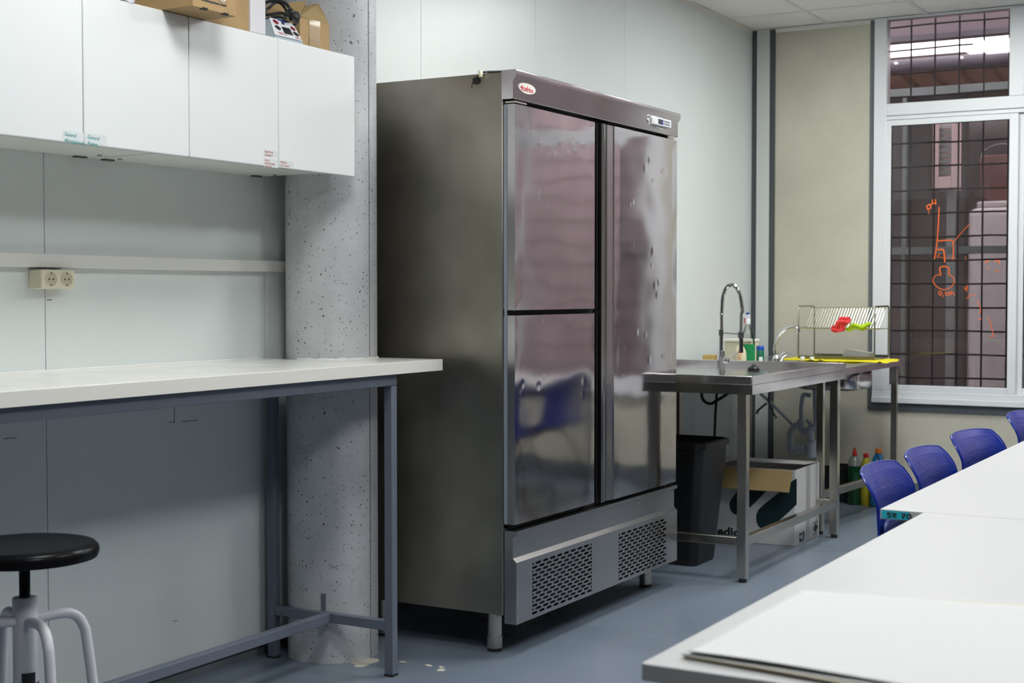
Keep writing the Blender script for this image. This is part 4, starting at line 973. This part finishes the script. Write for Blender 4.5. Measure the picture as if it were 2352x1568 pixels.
# dish rack
RX0, RX1, RY0, RY1 = 8.16, 8.37, -.905, -.475
kx0 = 8.15
ra = thing('dish_rack', (8.27, -.69, TZ), 'chrome wire dish rack standing on the yellow cloth', 'dish rack')
def up(u, v, x): return at(u, v, 'x', x)
FL = up(1833,822,RX0); FR = up(2008,828,RX0)
zt_ = up(1835,703,RX0).z; zb2 = TZ+.004
yl, yr = FL.y, FR.y
for y in (yl, yr):
    dpt = .30
    pts = [(RX0,y,zb2+.004),(RX0,y,zt_-.02),(RX0+.006,y,zt_-.006),(RX0+.02,y,zt_),(RX0+dpt-.02,y,zt_),(RX0+dpt-.006,y,zt_-.006),(RX0+dpt,y,zt_-.02),(RX0+dpt,y,zb2+.004)]
    MB().tube(pts, .0055, 10).build('end_frame', M_wire, ra, smooth=True)
zm_ = up(1840,753,RX0).z
MB().tube([(RX0+.24,yl,zt_-.01),(RX0+.24,yr,zt_-.01)], .003, 8).build('top_bar', M_wire, ra)
MB().tube([(RX0,yl,zm_),(RX0,yr-.03,zm_)], .0035, 8).build('middle_bar', M_wire, ra)
MB().tube([(RX0+.17,yl,zm_-.002),(RX0+.17,yr-.03,zm_-.002)], .003, 8).build('middle_bar', M_wire, ra)
for k in (0, .06, .12): MB().tube([(RX0+k,yl,zm_),(RX0+k+.05,yl,zm_+.004)], .002, 6).build('wire', M_wire, ra)
for i in range(27):
    y = yl-.012+(yr-yl+.012)*i/26
    MB().tube([(RX0+.24,y,zt_-.01),(RX0+.17,y+.022,zm_),(RX0+.01,y+.022,zm_-.003)], .0017, 6).build('wire', mat('bright_wire', (.72,.70,.62), .25, 1.0), ra, smooth=True)
tr_ = MB(); tr_.box(RX0-.004, RX0+.004, yr, yl, zb2, zb2+.018).box(RX0+.004, RX0+.296, yr, yl, zb2, zb2+.004).box(RX0+.296, RX0+.304, yr, yl, zb2, zb2+.018).build('drip_tray', mat('tray_steel', (.25,.24,.20), .3, 1.0), ra)
# yellow cloth
Mye = mat('yellow_cloth', (.78,.68,.0), .7, bump=.3, bscale=250)
pts = [(1772,826),(1800,824),(1830,822),(1900,820),(2040,822),(2078,829),(2060,835),(2010,838),(1985,840),(1975,836),(1920,832),(1870,831),(1800,829)]
yc = MB(); n_ = 44
cy0, cy1 = -1.075, -.40
def clf(u, v):
    y = cy1+(cy0-cy1)*u; x0_ = 7.96+.02*math.sin(u*9)+(.10 if u < .2 else 0)*0; x1_ = 8.42-.30*max(0,(u-.84)/.16)**2
    xx = x0_+(x1_-x0_)*v
    if u > .72: xx -= .12*(u-.72)/.28*(1-v)
    z = TZ+.0018+.0012*math.sin(u*23)*math.sin(v*9)
    if v < .25: z += max(0, .012*math.exp(-((u-.42)/.02)**2)+.009*math.exp(-((u-.33)/.02)**2)+.008*math.exp(-((u-.95)/.02)**2))*(1-v/.25)
    return (xx, y, z)
tag(yc.grid(clf, 90, 16).build('yellow_cloth', Mye, smooth=True, solid=.001), 'bright yellow cloth spread over the second sink table', 'cloth')
# rag, glove on the rack
def blob_cloth(name, c0, c1, wid, hgt, mt, lab, cat, seed, twist=2.2):
    c0 = Vector(c0); c1 = Vector(c1); d_ = (c1-c0); L_ = d_.length; d_.normalize(); s_ = d_.cross(Vector((0,0,1))).normalized(); u_ = s_.cross(d_)
    def f(u, v):
        a = 2*PI*u; taper = math.sin(PI*min(1, max(.0, .06+.9*v)))**.5
        k = 1+.28*math.sin(3*a+seed+v*5*twist)+.17*math.sin(5*a-v*9+seed)+.10*math.sin(9*a+v*13)
        return c0+d_*L_*v+s_*(wid*taper*k*math.cos(a))+u_*(hgt*taper*k*math.sin(a)+.008*math.sin(v*11+seed))
    return tag(MB().grid(f, 64, 34).build(name, mt, smooth=True), lab, cat)
blob_cloth('red_cloth', up(1914,762,RX0-.03), up(1950,728,RX0-.03), .03, .026, mat('red_cloth', (.80,.05,.06), .8, var=.25, vscale=40), 'crumpled red cloth hanging on the dish rack', 'cloth', 1)
blob_cloth('green_cloth', up(1943,754,RX0), up(2002,746,RX0), .022, .016, mat('lime_cloth', (.42,.62,.02), .8, var=.12, vscale=40), 'lime green cloth beside the red cloth on the dish rack', 'cloth', 4, 1.0)
t = thing('plastic_tub', (8.25, -.8, TZ), 'translucent plastic box lying in the bottom of the dish rack', 'tub')
p0 = up(1934,822,RX0+.08); p1 = up(1995,822,RX0+.08); q0 = up(1938,802,RX0+.08); q1 = up(1996,811,RX0+.08)
zb3 = zb2+.005
MB().hexa([(p0.x,p0.y,zb3),(p0.x+.1,p0.y,zb3),(p1.x+.1,p1.y,zb3),(p1.x,p1.y,zb3)], [(q0.x,q0.y,q0.z),(q0.x+.1,q0.y,q0.z),(q1.x+.1,q1.y,q1.z),(q1.x,q1.y,q1.z)]).build('tub_body', mat('milky_plastic', (.55,.55,.52), .3, alpha=.75), t, bevel=.003)
MB().hexa([(q0.x-.002,q0.y+.002,q0.z-.003),(q0.x+.102,q0.y+.002,q0.z-.003),(q1.x+.102,q1.y-.002,q1.z-.003),(q1.x-.002,q1.y-.002,q1.z-.003)], [(q0.x-.002,q0.y+.002,q0.z+.001),(q0.x+.102,q0.y+.002,q0.z+.001),(q1.x+.102,q1.y-.002,q1.z+.001),(q1.x-.002,q1.y-.002,q1.z+.001)]).build('tub_rim', MATS['milky_plastic'], t)
for k, (u, lb_) in enumerate(((1843,'left one of two small white bottle caps on the yellow cloth'), (1865,'right one of two small white bottle caps on the yellow cloth'))):
    p = at(u, 832, 'z', TZ+.004)
    tag(MB().lathe(7.99, at(u, 830, 'x', 7.99).y, [(.011,TZ+.0045),(.0125,TZ+.006),(.0125,TZ+.020),(.011,TZ+.022)], 20).build('bottle_cap', mat('white_cap', (.75,.75,.78), .4), smooth=True), lb_, 'bottle cap')

# bottles between the sinks, standing on the second sink table
def bottle(name, x, u, prof_, mt, lab, capmt=None, capprof=None, labelmt=None, lz=None, z0=TZ, clear=False):
    y = at(u, 820, 'x', x).y
    t = thing(name, (x, y, z0), lab, 'bottle')
    MB().lathe(x, y, [(r, z0+z) for r, z in prof_], 24).build('bottle_body', mt, t, smooth=True)
    if capprof: MB().lathe(x, y, [(r, z0+z) for r, z in capprof], 20).build('cap', capmt, t, smooth=True)
    if labelmt: MB().lathe(x, y, [(lz[2]+.0006, z0+lz[0]), (lz[2]+.0008, z0+lz[1])], 24).build('bottle_label', labelmt, t, smooth=True)
    return t, y
Mclr = glass('clear_plastic', (.93,.93,.9), 1.35)
Mgrn = mat('green_plastic', (.0,.13,.055), .35)
tb, yb2 = bottle('small_bottle', 7.40, 1746, [(.019,0),(.021,.004),(.021,.075),(.019,.078)], Mgrn, 'small green bottle with blue cap behind the steel sink rim', mat('blue_cap', (.0,.06,.35), .4), [(.021,.078),(.021,.098),(.019,.101)])
MB().grid(lambda u, v: (7.40-.0216*math.cos((u-.5)*1.0+.5), yb2-.0216*math.sin((u-.5)*1.0+.5), TZ+.018+.025*v), 6, 1).build('bottle_label', M_label, tb)
# clear spray bottle with green label
sb, ysb = bottle('spray_bottle', 7.50, 1717, [(.036,0),(.040,.006),(.040,.11),(.037,.135),(.024,.175),(.015,.20),(.013,.225)], Mclr, 'clear spray bottle with green label and red nozzle beside the wall', mat('white_plastic', (.74,.74,.76), .4), [(.0145,.215),(.0145,.24),(.009,.25)], mat('green_label', (.0,.22,.06), .5), (.012,.105,.040))
MB().lathe(7.50, ysb, [(.034,TZ+.003),(.037,TZ+.006),(.037,TZ+.07)], 24).build('liquid', mat('pale_liquid', (.65,.62,.45), .2), sb, smooth=True)
zz_ = TZ+.25
MB().box(7.49, 7.51, ysb-.01, ysb+.045, zz_-.004, zz_+.018).build('trigger_head', mat('white_plastic', (.74,.74,.76), .4), sb, bevel=.003)
MB().cyl((7.50, ysb+.012, zz_-.03), (7.50, ysb+.012, zz_+.0), .0085, n=14).build('nozzle', mat('red_plastic', (.60,.01,.01), .4), sb)
MB().tube([(7.50, ysb+.03, zz_), (7.50, ysb+.036, zz_-.02), (7.50, ysb+.026, zz_-.05)], .004, 8).build('trigger', MATS['white_plastic'], sb, smooth=True)
MB().box(7.49, 7.51, ysb-.008, ysb+.006, zz_+.018, zz_+.028).build('trigger_head', MATS['blue_cap'], sb)
tc, ytc = bottle('cream_bottle', 7.36, 1700, [(.030,0),(.034,.006),(.034,.05),(.030,.075),(.018,.098),(.010,.105)], mat('cream_soap', (.68,.63,.42), .4), 'cream plastic bottle with orange print in front of the spray bottle')
text('print', 'AX\nOL\nPL', .022, (7.325, ytc-.0, TZ+.072), (.1,-1,0), (0,0,1), M_orange, tc)
t = thing('lidded_tub', (7.62, -.33, TZ), 'pale yellow tub with flat white lid against the wall', 'tub')
yA, yB = at(1662,800,'x',7.62).y, at(1727,800,'x',7.62).y
MB().box(7.62, 7.74, yB+.004, yA-.004, TZ, TZ+.112).build('tub_body', mat('pale_yellow', (.62,.58,.42), .4, trans=0), t, bevel=.006)
MB().box(7.614, 7.746, yB, yA, TZ+.112, TZ+.128).build('lid', mat('off_white', (.80,.77,.66), .4), t, bevel=.004)
p = at(1632, 818, 'x', 7.7)
tag(MB().prism(rrect(7.66, 7.74, p.y-.035, p.y+.035, .01), 'z', TZ+.0, TZ+.034).build('sponge', mat('orange_sponge', (.55,.38,.12), .9, bump=.6, bscale=180), bevel=.004), 'orange brown sponge behind the sink rim against the wall', 'sponge')

# ------------------------------------------------------------------ under the sinks
Mbin = mat('bin_black', (.004,.004,.005), .45)
t = thing('waste_bin', (6.22, -.62, 0), 'tall black plastic waste bin between refrigerator and carton', 'bin')
bxc, byc = 6.24, -.545
def rr_ring(hx, hy, z, r): return [(bxc+p[0], byc+p[1], z) for p in rrect(-hx, hx, -hy, hy, r, 5)]
b = MB(); L = [rr_ring(.125,.135,.0,.03), rr_ring(.13,.142,.02,.04), rr_ring(.165,.175,.42,.04), rr_ring(.168,.178,.425,.04), rr_ring(.172,.185,.545,.04), rr_ring(.165,.178,.545,.04), rr_ring(.12,.13,.03,.03)]
nb = len(L[0])
for l_ in L: b.v += l_
for j in range(len(L)-1): b.f += [(j*nb+i, j*nb+(i+1)%nb, (j+1)*nb+(i+1)%nb, (j+1)*nb+i) for i in range(nb)]
b.f += [tuple(range(nb-1,-1,-1)), tuple(range((len(L)-1)*nb, len(L)*nb))]
b.build('bin_body', Mbin, t, smooth=True)
b = MB(); L = [rr_ring(.170,.183,.543,.04), rr_ring(.182,.196,.543,.045), rr_ring(.182,.196,.568,.045), rr_ring(.168,.181,.572,.04)]
for l_ in L: b.v += l_
for j in range(3): b.f += [(j*nb+i, j*nb+(i+1)%nb, (j+1)*nb+(i+1)%nb, (j+1)*nb+i) for i in range(nb)]
b.build('bin_rim', Mbin, t, smooth=True, solid=.003)

# white carton with teal print
c0x, c1x, cy0_, cy1_, ch = 6.855, 7.245, -.905, -.36, .378
t = thing('white_carton', (7.1, -.63, 0), 'open white cardboard carton with dark teal shapes on the floor under the sink', 'carton')
b = MB(); w_ = .005
b.box(c0x, c1x, cy0_, cy0_+w_, .001, ch).box(c0x, c1x, cy1_-w_, cy1_, .001, ch).box(c0x, c0x+w_, cy0_+w_, cy1_-w_, .001, ch).box(c1x-w_, c1x, cy0_+w_, cy1_-w_, .001, ch).box(c0x+w_, c1x-w_, cy0_+w_, cy1_-w_, .001, .006)
b.build('carton_body', M_cardw, t)
fl0, fl1 = at(1657,1120,'x',c0x-.10), at(1812,1131,'x',c0x-.10)
ftl, ftr = Vector((c0x, cy1_, ch-.002)), Vector((c0x, cy0_+.012, ch-.004))
P = [ftl, ftr, Vector((fl1.x, fl1.y, fl1.z)), Vector((fl0.x, fl0.y+.02, fl0.z))]
nn = (P[1]-P[0]).cross(P[2]-P[0]).normalized()*.0022
MB().hexa([q-nn for q in P], [q+nn for q in P]).build('front_flap', M_cardin, t, label='brown inside of the folded front flap')
for (a, b_, sgn) in (((c0x+.02, cy1_), (c1x-.01, cy1_), 1),):
    MB().hexa([(c0x+.01,cy1_,ch),(c1x-.01,cy1_,ch),(c1x-.06,cy1_-.17,ch+.014),(c0x+.04,cy1_-.17,ch+.014)], [(c0x+.01,cy1_,ch+.004),(c1x-.01,cy1_,ch+.004),(c1x-.06,cy1_-.17,ch+.018),(c0x+.04,cy1_-.17,ch+.018)]).build('top_flap', M_cardw, t)
MB().hexa([(c1x-.001,cy0_+.005,ch),(c1x-.001,cy1_-.01,ch),(c1x-.19,cy1_-.04,ch+.004),(c1x-.17,cy0_+.03,ch+.004)], [(c1x-.001,cy0_+.005,ch+.004),(c1x-.001,cy1_-.01,ch+.004),(c1x-.19,cy1_-.04,ch+.008),(c1x-.17,cy0_+.03,ch+.008)]).build('top_flap', M_cardw, t)
# printed shapes on the near face
XFc = c0x-.0004
def prn(pts, nm='print'): 
    q = [at(u, v, 'x', XFc) for u, v in pts]; MB().prism([(p.y, p.z) for p in q], 'x', XFc-.0003, XFc).build(nm, M_teal, t)
prn([(1830,1098),(1820,1104),(1790,1130),(1752,1160),(1742,1170),(1737,1182),(1737,1196),(1741,1207),(1748,1213),(1760,1212),(1790,1195),(1812,1175),(1830,1158)])
prn([(1760,1128),(1744,1144),(1722,1166),(1718,1158),(1716,1150),(1700,1172),(1690,1182),(1683,1178),(1677,1170),(1675,1158),(1679,1146),(1688,1136),(1695,1122),(1760,1122)])
p = at(1640, 1232, 'x', XFc)
text('print', 'medica', .062, (XFc-.0003, at(1624,1228,'x',XFc).y, at(1660,1229,'x',XFc).z), (0,-1,0), (0,0,1), M_teal, t, off=.0022, xs=1.15)
YR = cy0_-.0004
def prr(u0, v0, u1, v1, mt): a = at(u0,v0,'y',YR); b = at(u1,v1,'y',YR); return a, b
a, b_ = prr(1836, 1225, 1846, 1241, 0)
MB().box(a.x, b_.x+.01, YR-.0003, YR, b_.z, a.z).build('print', M_teal, t)
MB().box(a.x+.012, a.x+.030, YR-.0006, YR-.0003, b_.z+.018, a.z-.012).build('print', M_cardw, t)
MB().box(a.x+.040, a.x+.052, YR-.0006, YR-.0003, b_.z+.006, b_.z+.04).build('print', M_cardw, t)
cxp, czp = 7.185, at(1872, 1212, 'y', YR).z
MB().prism([(cxp-.04,czp),(cxp,czp+.024),(cxp+.04,czp),(cxp,czp-.024)], 'y', YR-.0003, YR).build('print', M_teal, t)
MB().box(cxp-.045, cxp+.045, YR-.0003, YR, czp+.028, czp+.031).box(cxp-.045, cxp+.045, YR-.0003, YR, czp-.033, czp-.030).build('print', M_teal, t)
a = at(1856, 1100, 'y', YR)
MB().box(a.x-.03, a.x+.035, YR-.0004, YR, .002, ch).build('tape', mat('tape_greyish', (.42,.41,.41), .3), t)

# bottles on the floor at the far wall
t = thing('storage_crate', (8.56, -.7, 0), 'low black plastic crate against the far wall behind the cleaning bottles', 'crate')
b = MB(); x0, x1, y0, y1 = 8.47, 8.665, -.98, -.55
b.box(x0, x0+.008, y0, y1, 0, .21).box(x1-.008, x1, y0, y1, 0, .21).box(x0+.008, x1-.008, y0, y0+.008, 0, .21).box(x0+.008, x1-.008, y1-.008, y1, 0, .21).box(x0+.008, x1-.008, y0+.008, y1-.008, 0, .01)
b.build('crate_body', M_black, t)
MB().box(x0-.006, x0, y0-.004, y1+.004, .195, .215).build('crate_rim', M_black, t, bevel=.002)
def fb(name, u, prof_, mt, lab, cm, cp, x=8.41):
    y = at(u, 1060, 'x', x).y; t = thing(name, (x, y, 0), lab, 'bottle')
    MB().lathe(x, y, prof_, 24).build('bottle_body', mt, t, smooth=True); MB().lathe(x, y, cp, 18).build('cap', cm, t, smooth=True); return t, y
Mrc = mat('red_cap', (.45,.015,.012), .45)
t, y = fb('soap_bottle', 1963, [(.036,0),(.040,.006),(.040,.22),(.034,.255),(.020,.285),(.012,.292)], mat('dark_green_soap', (.003,.05,.012), .1, coat=.5), 'large dark green washing-up bottle with red cap on the floor by the far wall', Mrc, [(.014,.290),(.014,.312),(.007,.318),(.007,.336),(.004,.339)])
MB().lathe(8.41, y, [(.0406,.232),(.0355,.256),(.0205,.287)], 24).build('clear_shoulder', mat('clear_shoulder', (.20,.22,.20), .12), t, smooth=True)
t, y = fb('cleaner_bottle', 1989, [(.028,0),(.031,.006),(.031,.20),(.026,.245),(.013,.285)], mat('yellow_bottle', (.42,.36,.02), .4), 'slim yellow cleaning bottle with red cap between green and blue bottles', Mrc, [(.016,.283),(.016,.305),(.012,.308)])
xb = 8.40; yb3 = at(2018, 1060, 'x', xb).y
t = thing('detergent_bottle', (xb, yb3, 0), 'blue detergent bottle with moulded handle and orange cap', 'bottle')
Mbb = mat('blue_bottle', (.01,.16,.36), .4)
MB().prism(rrect(yb3-.042, yb3+.042, 0, .20, .012), 'x', xb-.03, xb+.03).build('bottle_body', Mbb, t, bevel=.008)
MB().tube(smoothpts([(xb,yb3+.042,.19),(xb,yb3+.034,.24),(xb,yb3+.02,.285),(xb,yb3+.003,.315)],5), .012, 12).build('handle', Mbb, t, smooth=True)
MB().tube(smoothpts([(xb,yb3-.03,.19),(xb,yb3-.022,.25),(xb,yb3-.008,.29),(xb,yb3,.318)],5), [.02]*4+[.019]*4+[.016]*4+[.013]*4, 14).build('neck', Mbb, t, smooth=True)
MB().lathe(xb, yb3, [(.019,.315),(.019,.337),(.017,.341)], 20).build('cap', mat('orange_cap', (.60,.14,.01), .45), t, smooth=True)

# ================================================================== WHITE TABLES, PAPERS, CHAIRS
TT = .745
def table(name, x0, x1, y0, y1, z, lab, th=.024):
    t = thing(name, ((x0+x1)/2, (y0+y1)/2, 0), lab, 'table')
    MB().prism(rrect(x0, x1, y0, y1, .004, 2), 'z', z-th, z).build('tabletop', M_table, t, bevel=.0015)
    MB().box(x0+.03, x1-.03, y1-.07, y1-.04, z-th-.05, z-th-.0005).box(x0+.03, x1-.03, y0+.04, y0+.07, z-th-.05, z-th-.0005).box(x0+.03, x0+.06, y0+.07, y1-.07, z-th-.05, z-th-.0005).box(x1-.06, x1-.03, y0+.07, y1-.07, z-th-.05, z-th-.0005).build('under_frame', M_bframe, t)
    for x in (x0+.05, x1-.05):
        for y in (y0+.06, y1-.06): 
            o = MB().box(x-.02, x+.02, y-.02, y+.02, .008, z-th-.051).build('leg', M_bframe, t, bevel=.002)
            MB().box(x-.021, x+.021, y-.021, y+.021, 0, .009).build('foot_cap', M_rubber, o)
    return t
nearL = at(1490, 1525, 'z', TT)
TX = 3.352
table1 = table('white_table', nearL.x, TX, -3.10, nearL.y+.012, TT, 'white table nearest the camera carrying the sheets of paper')
table2 = table('white_table', TX+.004, 5.745, -3.0, -2.2845, TT, 'white table behind the nearest one with the cyan tape on its corner')
table3 = table('white_table', 5.75, 7.95, -3.0, -2.29, TT, 'farthest white table in the row towards the window', .024)
xe = TX+.0036
a = at(2025, 1171, 'x', xe); b_ = at(2088, 1188, 'x', xe)
o = MB().box(xe-.0006, xe, b_.y, a.y, TT-.0215, TT-.0025).build('cyan_tape', M_cyan, table2, label='cyan tape label reading SR 70')
d = MB(); hx = xe-.0008; hL = a.y-.013; hh = .0105; zb0 = TT-.0175
def hs(pts): d.tube(smoothpts([(hx, hL-p[0], zb0+p[1]) for p in pts], 4), .0013, 6)
k = 1.0
hs([(.010,hh),(.003,hh),(.001,.007),(.008,.005),(.008,.001),(.0,.0)])
hs([(.014,0),(.014,hh)]); hs([(.014,hh),(.021,.009),(.020,.006),(.014,.005)]); hs([(.015,.005),(.022,0)])
hs([(.033,hh-.001),(.042,hh),(.040,.006),(.036,-.001)]); hs([(.034,.005),(.043,.0055)])
hs([(.050,hh-.001),(.046,.006),(.048,.0005),(.053,.001),(.056,.006),(.052,hh),(.049,hh-.001)])
d.build('handwriting', M_ink, o)
# papers
def sheet(pts, z, nm, mt, lab, th=.0012, wav=.0):
    P = [at(u, v, 'z', z) for u, v in pts]
    n_ = 26
    def f(u, v):
        a = P[0].lerp(P[1], u); b = P[3].lerp(P[2], u); p = a.lerp(b, v)
        e = min(u, 1-u, v, 1-v)
        return (p.x, p.y, z+wav*(math.sin(u*5+v*3)+math.sin(v*9-u*4))*.5+wav)
    return MB().grid(f, n_, n_).build(nm, mt, smooth=True, solid=th)
pap = thing('paper_stack', (2.2, -2.8, TT), 'loose stack of large white paper sheets on the nearest table', 'paper')
def paper(pts, z, mt, th, wav, ed=0):
    P = [at(u, v, 'z', z) for u, v in pts]
    def f(u, v):
        a = P[0].lerp(P[1], u); b = P[3].lerp(P[2], u); p = a.lerp(b, v)
        w = wav*(.5+.5*math.sin(u*6.5+v*2)*math.sin(v*4+1))
        if v > .93: w += ed*(v-.93)/.07*(.5+.5*math.sin(u*9))
        return (p.x, p.y, z+th/2+w)
    o = MB().grid(f, 60, 40).build('sheet', mt, pap, smooth=True, solid=th)
    return o
paper([(1850,1362),(2500,1400),(2560,1680),(1572,1512)], TT, M_paper2, .0025, .0004)
paper([(1845,1360),(2510,1404),(2600,1690),(1568,1508)], TT+.0032, M_paper2, .0015, .0010, .002)
paper([(1838,1356),(2520,1410),(2640,1680),(1562,1502)], TT+.0064, M_paper, .0010, .0008, .0)
paper([(1842,1358),(2530,1405),(2620,1660),(1578,1498)], TT+.0104, M_paper, .0010, .0012, .003)

# blue shell chairs
def make_chair(loc, lab):
    t = thing('blue_chair', (0,0,0), lab, 'chair', 'blue chairs along the white tables')
    W = .202
    # local frame: chair faces -Y, x across, backrest at y ~ 0
    def shell(u, v):
        s = (u-.5)*2; z = .50+.272*v
        wv = W*(1-.10*(1-v)); 
        # rounded upper corners
        cr = 1.0
        if v > .70: cr = 1-.14*((v-.70)/.30)**3
        x = s*wv*cr
        y = -.035+.01*v+.048*max(0,(v-.66)/.34)**1.7 + .028*(1-s*s)          # leans and rolls back, hollow in the middle
        y += 0
        rib = 0
        if .06 < v < .92 and abs(s) < .86: rib = .0004*math.sin(v*2*PI*52)*min(1,(.86-abs(s))/.06)
        return (x, y+rib-.012*0, z-.008*abs(s)**3*max(0,(v-.6)/.4))
    MB().grid(shell, 26, 312).build('backrest', M_blue, t, smooth=True, solid=.006)
    edge = [shell(0, v/40) for v in range(0, 41)]+[shell(u/40, 1) for u in range(1, 41)]+[shell(1, 1-v/40) for v in range(1, 41)]
    MB().tube(edge, .0038, 8).build('backrest_rim', mat('blue_rim', (.008,.024,.24), .22), t, smooth=True)
    def seat(u, v):
        s = (u-.5)*2
        y = -.02-.42*v; z = .452+.03*(abs(s)**2.5)-.02*math.sin(PI*v)
        if v > .85: z -= .03*((v-.85)/.15)**2
        if v < .12: z += .05*((.12-v)/.12)**2
        return (s*(.215-.02*v), y, z)
    MB().grid(seat, 20, 30).build('seat', M_blue, t, smooth=True, solid=.007)
    def low(u, v):
        s = (u-.5)*2; return (s*(.185+.004*v), -.048+.028*(1-s*s)-.030*(1-v)**2, .455+.18*v)
    MB().grid(low, 12, 8).build('back_bracket', mat('blue_shell_dark', (.004,.014,.13), .3), t, smooth=True, solid=.010)
    for sx in (-1, 1):
        MB().tube(smoothpts([(sx*.20,.02,.0),(sx*.185,-.04,.25),(sx*.175,-.10,.43)],5), .010, 10).build('leg', M_black, t, smooth=True)
        MB().tube(smoothpts([(sx*.20,-.44,.0),(sx*.185,-.40,.25),(sx*.175,-.32,.43)],5), .010, 10).build('leg', M_black, t, smooth=True)
    MB().tube([(-.175,-.10,.43),(.175,-.10,.43)], .009, 8).build('seat_bar', M_black, t); MB().tube([(-.175,-.32,.43),(.175,-.32,.43)], .009, 8).build('seat_bar', M_black, t)
    t.location = loc; return t
c_first = make_chair((3.99, -2.130, 0), 'blue plastic chair nearest the camera, beside the cyan taped table corner')
for loc, rz, lab in (((4.47,-2.133,0), -.05, 'second blue plastic chair in the row behind the white table'), ((5.13,-2.138,0), -.18, 'third blue plastic chair in the row, against the beige wall below the window'),
                 ((6.06,-2.133,0), -.1, 'fourth blue plastic chair, cut off by the right edge of the photo')):
    c = copy_tree(c_first); c.location = loc; c.rotation_euler.z = rz; c['label'] = lab
for x in (6.75, 7.35):
    c = copy_tree(c_first); c.location = (x, -2.2, 0); c['label'] = 'blue plastic chair seen only mirrored in the refrigerator, %s of the two' % ('nearer' if x < 7 else 'farther')
